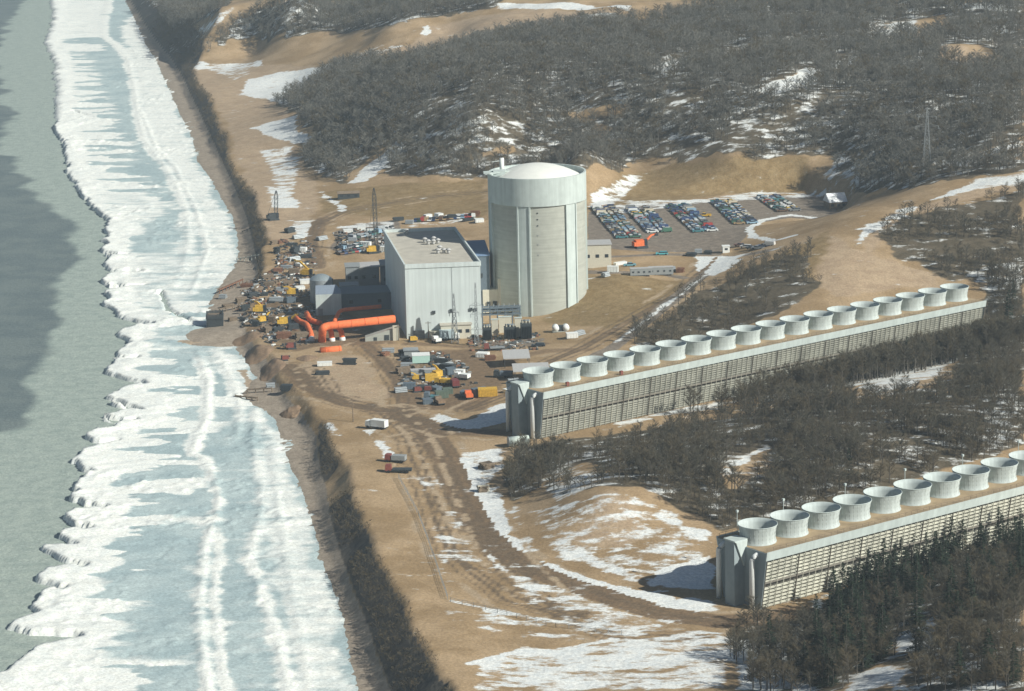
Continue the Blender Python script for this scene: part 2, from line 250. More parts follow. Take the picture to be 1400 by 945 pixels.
# ------------------------------------------------------------------ materials
MATS = {}
def mat(name, col, rough=.8, metal=0, var=.12, scale=1.5, bump=0, objcol=False, spec=.3, tint=None, stripe=None, dirt=0):
    if name in MATS: return MATS[name]
    m = bpy.data.materials.new(name); m.use_nodes = True; N = m.node_tree.nodes; L = m.node_tree.links; b = N['Principled BSDF']
    b.inputs['Roughness'].default_value = rough; b.inputs['Metallic'].default_value = metal; b.inputs['Specular IOR Level'].default_value = spec
    tc = N.new('ShaderNodeTexCoord'); nz = N.new('ShaderNodeTexNoise'); nz.inputs['Scale'].default_value = scale; nz.inputs['Detail'].default_value = 5
    L.new(tc.outputs['Object'], nz.inputs['Vector'])
    mr = N.new('ShaderNodeMapRange'); mr.inputs[1].default_value = .3; mr.inputs[2].default_value = .7; mr.inputs[3].default_value = 1-var; mr.inputs[4].default_value = 1+var
    L.new(nz.outputs[0], mr.inputs[0])
    vm = N.new('ShaderNodeVectorMath'); vm.operation = 'SCALE'
    if objcol:
        oi = N.new('ShaderNodeObjectInfo'); L.new(oi.outputs['Color'], vm.inputs[0])
    else: vm.inputs[0].default_value = col
    L.new(mr.outputs[0], vm.inputs['Scale']); out = vm.outputs[0]
    if stripe:                                   # (axis scale vector, amount)  sheet joints, form lines
        mp = N.new('ShaderNodeMapping'); mp.inputs['Scale'].default_value = stripe[0]; L.new(tc.outputs['Object'], mp.inputs[0])
        n2 = N.new('ShaderNodeTexNoise'); n2.inputs['Scale'].default_value = 1; n2.inputs['Detail'].default_value = 3; L.new(mp.outputs[0], n2.inputs['Vector'])
        m2 = N.new('ShaderNodeMapRange'); m2.inputs[1].default_value = .35; m2.inputs[2].default_value = .65; m2.inputs[3].default_value = 1-stripe[1]; m2.inputs[4].default_value = 1+stripe[1]*.5
        L.new(n2.outputs[0], m2.inputs[0]); v2 = N.new('ShaderNodeVectorMath'); v2.operation = 'SCALE'; L.new(out, v2.inputs[0]); L.new(m2.outputs[0], v2.inputs['Scale']); out = v2.outputs[0]
    L.new(out, b.inputs['Base Color'])
    if bump:
        bp = N.new('ShaderNodeBump'); bp.inputs['Strength'].default_value = bump; L.new(nz.outputs[0], bp.inputs['Height']); L.new(bp.outputs[0], b.inputs['Normal'])
    MATS[name] = m; return m
def cover_mat(name, base, layers, rough=.95, bump=.35, bscale=.9, spec=.15):
    """layers: (attribute, colour a, colour b, noise scale, noise amount, threshold half width, squash)"""
    m = bpy.data.materials.new(name); m.use_nodes = True; N = m.node_tree.nodes; L = m.node_tree.links; b = N['Principled BSDF']
    b.inputs['Roughness'].default_value = rough; b.inputs['Specular IOR Level'].default_value = spec
    geo = N.new('ShaderNodeNewGeometry')
    def noise(sc, det=7, stretch=(1, 1, 1), rg=.62):
        mp = N.new('ShaderNodeMapping'); mp.inputs['Scale'].default_value = (sc*stretch[0], sc*stretch[1], sc*stretch[2]); L.new(geo.outputs['Position'], mp.inputs[0])
        q = N.new('ShaderNodeTexNoise'); q.inputs['Scale'].default_value = 1; q.inputs['Detail'].default_value = det; q.inputs['Roughness'].default_value = rg; L.new(mp.outputs[0], q.inputs['Vector']); return q.outputs[0]
    def mixc(f, a, c):
        mx = N.new('ShaderNodeMix'); mx.data_type = 'RGBA'; 
        if hasattr(f, 'node'): L.new(f, mx.inputs[0])
        else: mx.inputs[0].default_value = f
        for s, v in ((6, a), (7, c)):
            if hasattr(v, 'node'): L.new(v, mx.inputs[s])
            else: mx.inputs[s].default_value = (*v, 1)
        return mx.outputs[2]
    def mrange(v, a, c, x=0, y=1):
        q = N.new('ShaderNodeMapRange'); q.interpolation_type = 'SMOOTHSTEP'; L.new(v, q.inputs[0]); q.inputs[1].default_value = a; q.inputs[2].default_value = c; q.inputs[3].default_value = x; q.inputs[4].default_value = y; return q.outputs[0]
    (ca, cb) = base
    col = mixc(mrange(noise(.05, 6), .38, .62), ca, cb)
    for (att, a, c, ns, amt, hw, st) in layers:
        at = N.new('ShaderNodeAttribute'); at.attribute_name = att
        nn = noise(ns, 8, st, .68 if att == 'snow' else .55); ma = N.new('ShaderNodeMath'); ma.operation = 'MULTIPLY_ADD'; L.new(nn, ma.inputs[0]); ma.inputs[1].default_value = amt
        sub = N.new('ShaderNodeMath'); sub.operation = 'SUBTRACT'; L.new(at.outputs['Fac'], sub.inputs[0]); sub.inputs[1].default_value = amt*.5; L.new(sub.outputs[0], ma.inputs[2])
        f = mrange(ma.outputs[0], .5-hw, .5+hw)
        col = mixc(f, col, mixc(mrange(noise(ns*1.7+.1, 4), .35, .65), a, c))
    fine = mrange(noise(1.3, 5, rg=.7), .3, .7, .80, 1.18)
    vm = N.new('ShaderNodeVectorMath'); vm.operation = 'SCALE'; L.new(col, vm.inputs[0]); L.new(fine, vm.inputs['Scale']); L.new(vm.outputs[0], b.inputs['Base Color'])
    bp = N.new('ShaderNodeBump'); bp.inputs['Strength'].default_value = bump; bp.inputs['Distance'].default_value = .6; L.new(noise(bscale, 6, rg=.6), bp.inputs['Height']); L.new(bp.outputs[0], b.inputs['Normal'])
    return m
WHITE_SNOW = ((.78, .79, .75), (.66, .69, .68))
S1 = (1, 1, 1)
land = cover_mat('land', ((.30, .208, .112), (.41, .295, .175)), [
 ('sand', (.44, .33, .215), (.37, .27, .175), .06, .5, .25, S1),
 ('grass', (.225, .155, .072), (.29, .21, .108), .12, .5, .3, S1),
 ('beach', (.37, .31, .24), (.29, .24, .185), .15, .3, .2, S1),
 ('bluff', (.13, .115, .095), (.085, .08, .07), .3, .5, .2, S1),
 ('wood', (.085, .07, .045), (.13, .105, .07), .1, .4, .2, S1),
 ('road', (.225, .155, .092), (.17, .117, .07), .25, .5, .3, S1),
 ('rut', (.13, .095, .062), (.17, .125, .08), .3, .7, .25, S1), ('berm', (.43, .33, .22), (.37, .28, .18), .3, .8, .25, S1),
 ('lot', (.18, .15, .12), (.25, .21, .165), .15, .3, .15, S1),
 ('snow', WHITE_SNOW[0], WHITE_SNOW[1], .20, 2.1, .13, (.55, 1.0, 1))])
def grid_mesh(name, X, Y, Z, attrs, m, keep=None):
    ny, nx = X.shape; V = np.stack([X, Y, Z], -1).reshape(-1, 3)
    idx = np.arange(nx*ny).reshape(ny, nx); F_ = np.stack([idx[:-1, :-1], idx[:-1, 1:], idx[1:, 1:], idx[1:, :-1]], -1).reshape(-1, 4)
    if keep is not None:
        k = keep.reshape(-1); F_ = F_[k[F_].any(1)]
        used = np.zeros(len(V), bool); used[F_.ravel()] = True; mp = np.cumsum(used)-1; F_ = mp[F_]; V = V[used]
    me = bpy.data.meshes.new(name); nv, nf = len(V), len(F_)
    me.vertices.add(nv); me.loops.add(nf*4); me.polygons.add(nf)
    me.vertices.foreach_set('co', V.astype(np.float32).ravel()); me.loops.foreach_set('vertex_index', F_.astype(np.int32).ravel())
    me.polygons.foreach_set('loop_start', np.arange(0, nf*4, 4, dtype=np.int32)); me.polygons.foreach_set('use_smooth', np.ones(nf, bool))
    me.update(calc_edges=True)
    for a, v in attrs.items():
        v = v.reshape(-1); v = v if keep is None else v[used]
        at = me.attributes.new(a, 'FLOAT', 'POINT'); at.data.foreach_set('value', v.astype(np.float32))
    me.materials.append(m); o = bpy.data.objects.new(name, me); C.objects.link(o); return o
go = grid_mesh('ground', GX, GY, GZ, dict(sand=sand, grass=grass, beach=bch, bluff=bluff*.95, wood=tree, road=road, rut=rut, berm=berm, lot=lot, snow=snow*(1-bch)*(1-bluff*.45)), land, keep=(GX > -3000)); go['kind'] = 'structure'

# ------------------------------------------------------------------ ice shelf and lake
EDGE = [(70,0),(72,30),(62,60),(74,85),(76,120),(76,180),(88,200),(92,240),(108,262),(126,284),(148,304),(142,317),(152,322),(139,331),(150,337),(137,346),(148,354),(135,363),(152,371),(190,373),(150,377),(139,386),(150,394),(200,392),(137,402),(150,407),(142,418),(160,426),(163,435),(207,446),(165,452),(159,459),(178,470),(156,486),(160,497),(141,512),(165,520),(196,526),(165,532),(147,544),(160,556),(193,562),(160,566),(142,572),(158,582),(150,588),(115,598),(136,608),(112,615),(104,622),(100,633),(110,644),(126,647),(108,656),(96,672),(93,684),(112,692),(140,696),(100,702),(86,709),(96,720),(118,724),(88,730),(80,738),(100,748),(62,750),(55,757),(80,766),(113,775),(60,780),(40,792),(52,800),(84,808),(60,815),(40,832),(60,842),(20,850),(11,861),(40,868),(106,873),(60,886),(30,896),(11,910),(-10,930),(-30,950),(-60,990)]
edge = [(-640, 5900), (-470, 3300)]+w2(EDGE, 0)+[(-150, 560), (-170, 300), (-170, -600)]
iceP = edge+[(400,-600),(-20,300)]+[(x+45, y) for x, y in w2(SHORE, 0)[::-1]]+[(-300, 3200), (-700, 5900)]
ix = np.concatenate([np.array([-1300, -1000, -800, -700, -620]), np.arange(-560, -262, 2.6), np.arange(-262, 20, .8), np.array([25, 40, 80, 200, 400])])
iy = np.concatenate([np.array([-600, -200, 200, 400, 520, 570]), ys_ := np.array([v for v in np.cumsum(np.full(2600, .0))][:0])]) if False else None
yy = [-600, -200, 200, 400, 520, 580, 600.]
while yy[-1] < 2500: yy.append(yy[-1]+max(1.0, 1.0+(yy[-1]-900)*.0016))
while yy[-1] < 5850: yy.append(yy[-1]*1.02)
iy = np.array(yy); IX, IY = np.meshgrid(ix, iy)
de = np.where(IX > -150, 60., -60.)
di = sdist(IX, IY, iceP)
d_edge = seg_dist(IX, IY, edge); d_edge = np.where(di > 0, d_edge, -d_edge)
rg = (fbm(IX, IY, 7, 4, 201)-.5)*7; dd = d_edge+rg*np.clip(d_edge/4+1, .3, 1)
# smooth distance from the outer edge line ignoring narrow leads
RID = [([(150,0),(143,30),(142,50),(160,62),(176,82),(184,120),(190,165),(200,195),(222,222),(240,250),(256,290),(258,330),(250,370),(236,395)], 1.8, .8), ([(192,150),(215,205),(240,228),(255,260),(268,285),(285,340),(270,380),(262,400)], 1.2, .9),
 ([(270,480),(285,520),(283,570),(262,620),(278,625),(292,650),(300,680),(294,712),(280,745),(276,790),(272,840),(278,900),(284,945),(290,1000)], 1.3, 1.2), ([(350,560),(345,600),(352,640),(360,680),(352,720),(340,760),(352,800),(372,850),(385,900),(395,945)], 1.5, .9),
 ([(372,600),(376,640),(382,700),(392,760),(402,820),(412,870),(425,945)], 1.4, .7), ([(296,480),(318,520),(330,560),(322,600)], 1.4, .7), ([(300,700),(300,760),(292,820),(300,880),(310,945)], 1.0, .5)]
wh = np.zeros_like(IX); hz = np.zeros_like(IX)
n1 = fbm(IX, IY, 22, 4, 61); n2 = fbm(IX*.35, IY*1.1, 9, 4, 62); n3 = fbm(IX, IY, 4, 3, 63)
lw = 7+26*sst(n2, .36, .62)*sst(IX, -420, -150)+3
wh = 1-sst(dd, lw*.75, lw*1.55)
n4 = fbm(IX, IY, 2.6, 3, 64); lobe = fbm(IX*.5, IY, 13, 3, 66)
hz += 1.4*sst(dd, -.4, 1.0)*np.exp(-np.maximum(dd, 0)/10)*(.45+1.0*n1)+.5*sst(lobe, .45, .62)*np.exp(-np.maximum(dd, 0)/26)*sst(dd, 1, 6)+.5*(n3-.5)*np.exp(-np.maximum(dd, 0)/25)+.22*(n4-.5)+.35*sst(n4, .58, .7)*sst(n1, .5, .7)
crk = np.abs(fbm(IX*.8, IY, 24, 3, 67)-.5); hz -= .35*np.exp(-(crk/.006)**2)*sst(dd, 6, 20)
for l, wd, hh in RID:
    q = w2(l, .6); s = seg_dist(IX, IY, q); s = s+(n3-.5)*3
    r = np.exp(-(s/wd)**2); hz += r*hh*.5*(.1+1.4*n3); wh = np.maximum(wh, (.35+1.1*n1)*np.exp(-(s/(wd*2.4))**2))
def ipaint(polys):
    for p, v, sf in polys:
        q = w2(p, .6); a = np.array(q); m = (IX > a[:, 0].min()-20) & (IX < a[:, 0].max()+20) & (IY > a[:, 1].min()-20) & (IY < a[:, 1].max()+20)
        k = sst(sdist(IX[m], IY[m], q)+(n1[m]-.5)*14+(n3[m]-.5)*6, -sf, sf); wh[m] = wh[m]*(1-k)+np.maximum(v, 0)*k
ipaint([([(186,20),(220,80),(262,190),(272,220),(320,296),(328,360),(300,390),(262,400),(285,340),(262,285),(205,190),(176,100),(165,30)], .68, 4),
 ([(300,480),(340,490),(356,520),(330,540),(385,600),(424,700),(444,765),(486,910),(500,950),(420,950),(395,850),(350,760),(352,660),(345,580)], .60, 4),
 ([(170,340),(260,300),(290,380),(270,410),(210,440),(180,400)], .55, 8), ([(200,300),(240,320),(235,345),(180,350)], .25, 6), ([(240,450),(300,478),(290,500),(200,470)], .4, 4),
 ([(76,60),(140,60),(140,70),(76,72)], .7, 3), ([(90,0),(150,0),(140,50),(72,55),(80,30)], .72, 4), ([(100,152),(132,150),(128,162),(90,165)], .9, 2), ([(100,230),(150,226),(145,236),(104,240)], .85, 2),
 ([(310,560),(340,580),(350,640),(340,760),(300,760),(310,690),(300,640)], .3, 5), ([(120,265),(200,262),(240,290),(180,310),(140,290)], .62, 6), ([(310,780),(345,780),(360,850),(375,945),(330,945)], .3, 4), ([(205,820),(240,700),(270,780),(268,900),(150,900)], .12, 10)])
wh = np.maximum(wh, .95*(1-sst(dd, 2, 5)))
lead = np.full_like(IX, 99.)
for l in ([(140,511),(170,521),(196,527)],[(146,546),(175,557),(193,563)],[(100,634),(112,646),(128,648)],[(93,686),(115,694),(141,697)],[(86,712),(98,722),(119,725)],[(55,758),(84,768),(113,776)],[(40,794),(60,802),(86,808)],[(136,370),(165,374),(192,373)],[(160,434),(180,442),(208,446)],[(140,389),(170,393),(196,392)],[(11,862),(60,876),(106,874)],[(138,346),(160,351),(172,349)],[(112,615),(140,607),(158,603)],[(142,572),(165,578),(185,576)],[(156,488),(175,492),(188,490)],[(100,152),(118,158)],[(220,400),(230,425),(262,440)]):
    lead = np.minimum(lead, seg_dist(IX, IY, w2(l, .3)))
lead = lead+(n3-.5)*2.6-.5
sandy = np.zeros_like(IX)
for l, wd in (([(250,468),(300,472)], 2.5), ([(330,505),(350,540)], 1.5)):
    sandy = np.maximum(sandy, 1.25*np.exp(-((seg_dist(IX, IY, w2(l, .6))+(n3-.5)*2.5)/wd)**2)*sst(n4, .2, .45)*.85)
IZ = np.where(di+rg > 0, .45+hz+.12*(n1-.5)*2, .45+np.minimum(di+rg, 0)*1.5)
IZ = np.where(lead < .8, np.minimum(IZ, -.35+np.maximum(lead, 0)*1.2), IZ); IZ = np.where(dd < .3, np.minimum(IZ, .2+dd*1.5), IZ); IZ = np.clip(IZ, -2.5, 6)
iceM = cover_mat('shelf_ice', ((.36, .455, .465), (.46, .55, .545)), [('white', (.88, .89, .82), (.78, .81, .77), .13, 1.05, .22, (.4, 1.1, 1)), ('sandy', (.42, .33, .23), (.36, .28, .2), .5, .8, .2, S1)], rough=.75, bump=.22, bscale=.6, spec=.2)
keep = (d_edge > -8)
land_h = Hh(IX, IY); keep &= (land_h < 3.0) | (IX > 1e5)
io = grid_mesh('ice_shelf', IX, IY, IZ, dict(white=wh, sandy=sandy), iceM, keep=keep); io['kind'] = 'structure'
wx = np.concatenate([np.array([-9000, -5000, -3000, -2000, -1400, -1000, -800, -700, -640]), np.arange(-600, -40, 3.0), np.array([20, 120])])
wy = np.array([-700, 0, 300, 450, 540]+list(np.arange(590, 2500, 4.0))+[2700, 3000, 3500, 4500, 6000.])
WX, WY = np.meshgrid(wx, wy)
SL = [(25,0),(8,40),(0,70),(-10,100),(14,160),(4,200),(20,240),(45,262),(80,290),(92,310),(82,335),(98,350),(80,380),(88,410),(74,450),(72,480),(50,500),(52,530),(34,550),(34,575),(5,590),(-30,600),(-120,640)]
slP = w2(SL, 0)+[(-400, 400), (9000, 400), (9000, 6000), (-420, 6000)]
ws = sst(sdist(WX, WY, slP)+(fbm(WX, WY, 25, 4, 301)-.5)*26, -6, 6)
wm = cover_mat('lake_surface', ((.13, .165, .165), (.17, .205, .195)), [('slush', (.39, .45, .39), (.29, .35, .31), .06, .5, .35, (.5, 1.6, 1)), ('streak', (.44, .49, .43), (.33, .39, .35), .35, .9, .2, (.16, 1.2, 1))], rough=.5, bump=.55, bscale=.5, spec=.35)
wo = grid_mesh('lake_water', WX, WY, 0*WX, dict(slush=ws, streak=ws*.42), wm); wo['kind'] = 'structure'

# ------------------------------------------------------------------ mesh builder
class MB:
    def __init__(s): s.v = []; s.f = []; s.m = []
    def quad8(s, p, mi=0):                        # 8 corners: bottom 0-3, top 4-7
        k = len(s.v); s.v += [tuple(q) for q in p]
        for f in ((3,2,1,0),(4,5,6,7),(0,1,5,4),(1,2,6,5),(2,3,7,6),(3,0,4,7)): s.f.append(tuple(k+i for i in f)); s.m.append(mi)
        return s
    def box(s, x, y, z, sx, sy, sz, rz=0, mi=0, taper=1, ty=None):   # centre x,y, bottom z
        c, n = math.cos(rz), math.sin(rz); ty = taper if ty is None else ty; p = []
        for zz, tx, t2 in ((z, 1, 1), (z+sz, taper, ty)):
            for a, b in ((-1,-1),(1,-1),(1,1),(-1,1)):
                u, v = a*sx/2*tx, b*sy/2*t2; p.append((x+u*c-v*n, y+u*n+v*c, zz))
        return s.quad8(p, mi)
    def bar(s, a, b, w, h=None, mi=0):
        a, b = Vector(a), Vector(b); h = h or w; d = (b-a); d.normalize(); up = Vector((0,0,1)) if abs(d.z) < .95 else Vector((1,0,0))
        r = d.cross(up).normalized()*(w/2); u = r.cross(d).normalized()*(h/2)
        return s.quad8([a-r-u, a+r-u, a+r+u, a-r+u, b-r-u, b+r-u, b+r+u, b-r+u], mi)
    def ring(s, c, ax, r, n):
        ax = Vector(ax).normalized(); up = Vector((0,0,1)) if abs(ax.z) < .9 else Vector((1,0,0)); u = ax.cross(up).normalized(); v = ax.cross(u).normalized(); k = len(s.v)
        for i in range(n):
            a = 2*math.pi*i/n; s.v.append(tuple(Vector(c)+u*(math.cos(a)*r)+v*(math.sin(a)*r)))
        return k
    def tube(s, pts, r, n=12, caps=True, mi=0):
        pts = [Vector(p) for p in pts]; rs = r if isinstance(r, (list, tuple)) else [r]*len(pts); ks = []
        for i, p in enumerate(pts):
            d = (pts[min(i+1, len(pts)-1)]-pts[max(i-1, 0)]); ks.append(s.ring(p, d, rs[i], n))
        for a, b in zip(ks[:-1], ks[1:]):
            for i in range(n): s.f.append((a+i, b+i, b+(i+1) % n, a+(i+1) % n)); s.m.append(mi)
        if caps: s.f.append(tuple(ks[0]+i for i in range(n))); s.m.append(mi); s.f.append(tuple(ks[-1]+i for i in range(n-1, -1, -1))); s.m.append(mi)
        return s
    def lathe(s, prof, n=48, x=0, y=0, mi=0, close=False):      # prof (r,z) list
        k = len(s.v); 
        for r, z in prof:
            for i in range(n): a = 2*math.pi*i/n; s.v.append((x+r*math.cos(a), y+r*math.sin(a), z))
        m = len(prof)
        for j in range(m if close else m-1):
            a, b = k+j*n, k+((j+1) % m)*n
            for i in range(n): s.f.append((a+i, a+(i+1) % n, b+(i+1) % n, b+i)); s.m.append(mi)
        return s
    def poly(s, pts, z0, z1, mi=0):
        k = len(s.v); n = len(pts); s.v += [(x, y, z0) for x, y in pts]+[(x, y, z1) for x, y in pts]
        s.f.append(tuple(k+i for i in range(n-1, -1, -1))); s.m.append(mi); s.f.append(tuple(k+n+i for i in range(n))); s.m.append(mi)
        for i in range(n): s.f.append((k+i, k+(i+1) % n, k+n+(i+1) % n, k+n+i)); s.m.append(mi)
        return s
    def tri(s, a, b, c, mi=0):
        k = len(s.v); s.v += [tuple(a), tuple(b), tuple(c)]; s.f.append((k, k+1, k+2)); s.m.append(mi)
    def mesh(s, name, mats, smooth=False):
        me = bpy.data.meshes.new(name); me.from_pydata(s.v, [], s.f)
        for q in (mats if isinstance(mats, (list, tuple)) else [mats]): me.materials.append(q)
        me.polygons.foreach_set('material_index', np.array(s.m, np.int32))
        if smooth: me.polygons.foreach_set('use_smooth', np.ones(len(s.f), bool))
        me.update(); return me
def ob(name, me, parent=None, loc=(0,0,0), rz=0):
    o = bpy.data.objects.new(name, me); C.objects.link(o); o.location = loc; o.rotation_euler = (0, 0, rz)
    if parent: o.parent = parent
    return o
def part(name, mb, mats, parent, smooth=False, loc=(0,0,0), rz=0, label=None):
    o = ob(name, mb.mesh(name, mats, smooth), parent, loc, rz)
    if label: o['label'] = label
    return o
def tag(o, label, cat, group=None):
    o['label'] = label; o['category'] = cat
    if group: o['group'] = group
    return o
def thing(name, label, cat, loc, rz=0, group=None): return tag(ob(name, None, None, loc, rz), label, cat, group)
def copy_tree(o, parent=None):
    c = o.copy(); C.objects.link(c); c.parent = parent
    for ch in list(o.children): copy_tree(ch, c)
    return c

# ------------------------------------------------------------------ the rest of the material set
concrete = mat('concrete', (.405, .42, .37), .9, var=.06, scale=.4, stripe=((.06, .06, 1.3), .10))
conc_lt = mat('concrete_light', (.50, .565, .54), .85, var=.06, scale=.35, stripe=((.9, .9, .05), .10))
dome_m = mat('dome_paint', (.74, .75, .69), .7, var=.04, scale=.3)
siding = mat('pale_siding', (.60, .665, .65), .7, var=.05, scale=.12, stripe=((1.1, 1.1, .03), .10))
gravel = mat('roof_gravel', (.47, .44, .37), .95, var=.12, scale=.25)
roofgrey = mat('roof_grey', (.42, .42, .41), .8, var=.08)
dark = mat('dark_steel', (.045, .055, .06), .6, var=.2)
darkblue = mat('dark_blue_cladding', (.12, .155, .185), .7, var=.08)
steel = mat('galvanised_steel', (.33, .36, .37), .5, .3, var=.1)
midgrey = mat('grey_cladding', (.27, .29, .29), .8, var=.08)
orange = mat('orange_pipe_paint', (.72, .165, .055), .75, var=.14)
yellow = mat('yellow_paint', (.60, .37, .05), .65, var=.22)
redm = mat('red_paint', (.21, .065, .05), .6, var=.15)
maroon = mat('maroon_paint', (.17, .04, .04), .6, var=.15)
white = mat('white_paint', (.74, .76, .73), .6, var=.05)
mint = mat('mint_paint', (.42, .62, .55), .6, var=.05)
beige = mat('beige_block', (.56, .53, .43), .85, var=.06)
wood = mat('weathered_timber', (.20, .155, .11), .9, var=.25)
deckm = mat('tower_deck_boards', (.34, .255, .155), .9, var=.22, scale=.35)
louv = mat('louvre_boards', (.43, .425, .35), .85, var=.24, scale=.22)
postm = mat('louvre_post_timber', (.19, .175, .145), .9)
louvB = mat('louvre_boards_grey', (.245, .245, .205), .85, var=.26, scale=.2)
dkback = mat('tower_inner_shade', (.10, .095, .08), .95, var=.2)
stackm = mat('fan_stack_fibreglass', (.46, .515, .50), .7, var=.10, scale=.5, stripe=((1.2, 1.2, .12), .13))
endm = mat('end_wall_sheet', (.27, .32, .33), .85, var=.07, scale=.5)
glassm = mat('window_glass', (.03, .04, .05), .15, var=.1, spec=.5)
tyre = mat('tyre_rubber', (.02, .02, .02), .9)
paint_m = mat('vehicle_paint', (1, 1, 1), .35, objcol=True, var=.03, spec=.5)
snowm = mat('snow_cover', (.76, .78, .78), .9)
dirtm = mat('heaped_soil', (.24, .165, .105), .95, var=.2, bump=.3)
rust = mat('rusty_steel', (.20, .10, .06), .85, var=.25)

# ------------------------------------------------------------------ cooling towers
def cooling_tower(key, label, lamps, cabinets):
    x0, y0, t = ROWS[key]; zb = 7.3; HD = 15.5; N = 18
    r = thing('cooling_tower', label, 'cooling tower', (x0, y0, zb), t, 'mechanical draft cooling towers')
    X0, X1 = -.5*PIT, 17.5*PIT; hw = 9.4; hb = 6.9          # half widths at deck and base
    # local: +x along the row, -y towards the camera
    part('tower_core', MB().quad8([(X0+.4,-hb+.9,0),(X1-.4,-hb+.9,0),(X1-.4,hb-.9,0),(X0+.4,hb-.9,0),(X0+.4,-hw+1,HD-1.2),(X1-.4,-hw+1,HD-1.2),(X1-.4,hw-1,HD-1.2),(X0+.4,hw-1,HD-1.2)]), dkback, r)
    for sgn in (-1, 1):
        b = MB(); rows = 13 if key == 'A' else 17; top = HD-2.2
        for k in range(rows):
            z = .4+(top-.6)*k/rows; f = z/HD; y = sgn*(hb+(hw-hb)*f)
            if abs(k-rows//2) < 1: continue
            b.quad8([(X0+.2,y-.07*sgn,z),(X1-.2,y-.07*sgn,z),(X1-.2,y-.5*sgn,z+.40),(X0+.2,y-.5*sgn,z+.40),(X0+.2,y,z+.12),(X1-.2,y,z+.12),(X1-.2,y-.44*sgn,z+.54),(X0+.2,y-.44*sgn,z+.54)])
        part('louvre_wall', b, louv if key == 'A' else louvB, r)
        b = MB()
        for k in range(N*5+1):
            x = X0+.1+(X1-X0-.2)*k/(N*5); ww = .34 if k % 5 == 0 else .14; o = .14 if k % 5 == 0 else .03
            b.bar((x, sgn*(hb+o), 0), (x, sgn*(hw+o-.25), HD-2), ww, .16, mi=1 if k % 5 == 0 else 0)
        zz = HD*.47; b.bar((X0, sgn*(hb+(hw-hb)*.47+.02), zz), (X1, sgn*(hb+(hw-hb)*.47+.02), zz), .22, .5, mi=1)
        part('louvre_posts', b, [louv, postm], r)
        part('fascia', MB().quad8([(X0-.3,sgn*(hw-.1),HD-2.1),(X1+.3,sgn*(hw-.1),HD-2.1),(X1+.3,sgn*(hw-.5),HD-2.1),(X0-.3,sgn*(hw-.5),HD-2.1),(X0-.3,sgn*(hw+.35),HD+.25),(X1+.3,sgn*(hw+.35),HD+.25),(X1+.3,sgn*(hw+.1),HD+.25),(X0-.3,sgn*(hw+.1),HD+.25)]), conc_lt, r)
    b = MB(); b.box((X0+X1)/2, 0, HD-1.2, X1-X0-.1, 2*hw-.2, 1.2); part('deck', b, deckm, r)
    for sx in (X0, X1):
        s = -1 if sx == X0 else 1; b = MB()
        b.quad8([(sx-.2,-hb-.15,0),(sx+.2,-hb-.15,0),(sx+.2,hb+.15,0),(sx-.2,hb+.15,0),(sx-.2,-hw-.1,HD-.1),(sx+.2,-hw-.1,HD-.1),(sx+.2,hw+.1,HD-.1),(sx-.2,hw+.1,HD-.1)])
        part('end_wall', b, endm, r)
    b = MB()                                           # stair shaft proud of the end wall, with wedge bracket
    b.box(X0-1.9, .9, 0, 3.2, 3.6, HD+1.6); part('stair_shaft', b, endm, r)
    b = MB(); b.box(X0-1.5, .9, HD+1.6, 4.2, 4.4, .35)
    b.quad8([(X0-.6,-1.35,HD-5),(X0-.4,-1.35,HD-5),(X0-.4,-1.0,HD-5),(X0-.6,-1.0,HD-5),(X0-3.3,-1.45,HD+1.6),(X0+.5,-1.45,HD+1.6),(X0+.5,-1.05,HD+1.6),(X0-3.3,-1.05,HD+1.6)])
    part('shaft_cap', b, conc_lt, r)
    for yy_, nm in ((-hb+1.5, 'riser_pipe'), (hb+.4, 'riser_pipe')):
        pts = [(X0-1.6, yy_, -.3), (X0-1.6, yy_, HD-2.6)]+[(X0-1.6+1.9*(1-math.cos(a)), yy_-.5*math.sin(a), HD-2.6+1.6*math.sin(a)) for a in (.3,.6,.9,1.2,1.5)]+[(X0+1.6, yy_-.6, HD-1.0)]
        part(nm, MB().tube(pts, .66, 14), white, r, True)
    # fan stacks
    D = 4.9; prof = [(4.86, 0), (4.8, .22), (4.62, .5), (4.52, 1.2), (4.56, 2.3), (4.75, 3.5), (5.02, 4.5), (5.03, 4.62), (4.93, 4.62), (4.66, 3.5), (4.46, 2.3), (4.42, 1.2), (4.5, .6)]
    sm = MB().lathe(prof, 56, close=False)
    for i in range(28):                                # vertical seams
        a = 2*math.pi*i/28; c, s = math.cos(a), math.sin(a)
        for (r0, z0), (r1, z1) in zip(prof[2:6], prof[3:7]): sm.bar((r0*c, r0*s, z0), (r1*c, r1*s, z1), .05, .07)
    sme = sm.mesh('fan_stack', stackm, True)
    fb = MB()
    for i in range(8):
        a = i*math.pi/4; c, s = math.cos(a), math.sin(a)
        fb.quad8([(c*.5-s*.1,s*.5+c*.1,1.6),(c*4-s*.25,s*4+c*.25,1.55),(c*4+s*.3,s*4-c*.3,1.75),(c*.5+s*.3,s*.5-c*.3,1.85),(c*.5-s*.1,s*.5+c*.1,1.66),(c*4-s*.25,s*4+c*.25,1.61),(c*4+s*.3,s*4-c*.3,1.81),(c*.5+s*.3,s*.5-c*.3,1.91)])
    fb.tube([(0,0,.3),(0,0,2.1)], .7, 10); fme = fb.mesh('fan', steel)
    rim = MB().lathe([(4.98, 4.45), (5.12, 4.5), (5.12, 4.66), (4.98, 4.68)], 56, close=True); rme = rim.mesh('rim', conc_lt, True)
    for i in range(N):
        st = ob('fan_stack', sme, r, (i*PIT, .35, HD)); ob('fan', fme, st); ob('rim', rme, st)
    b = MB()
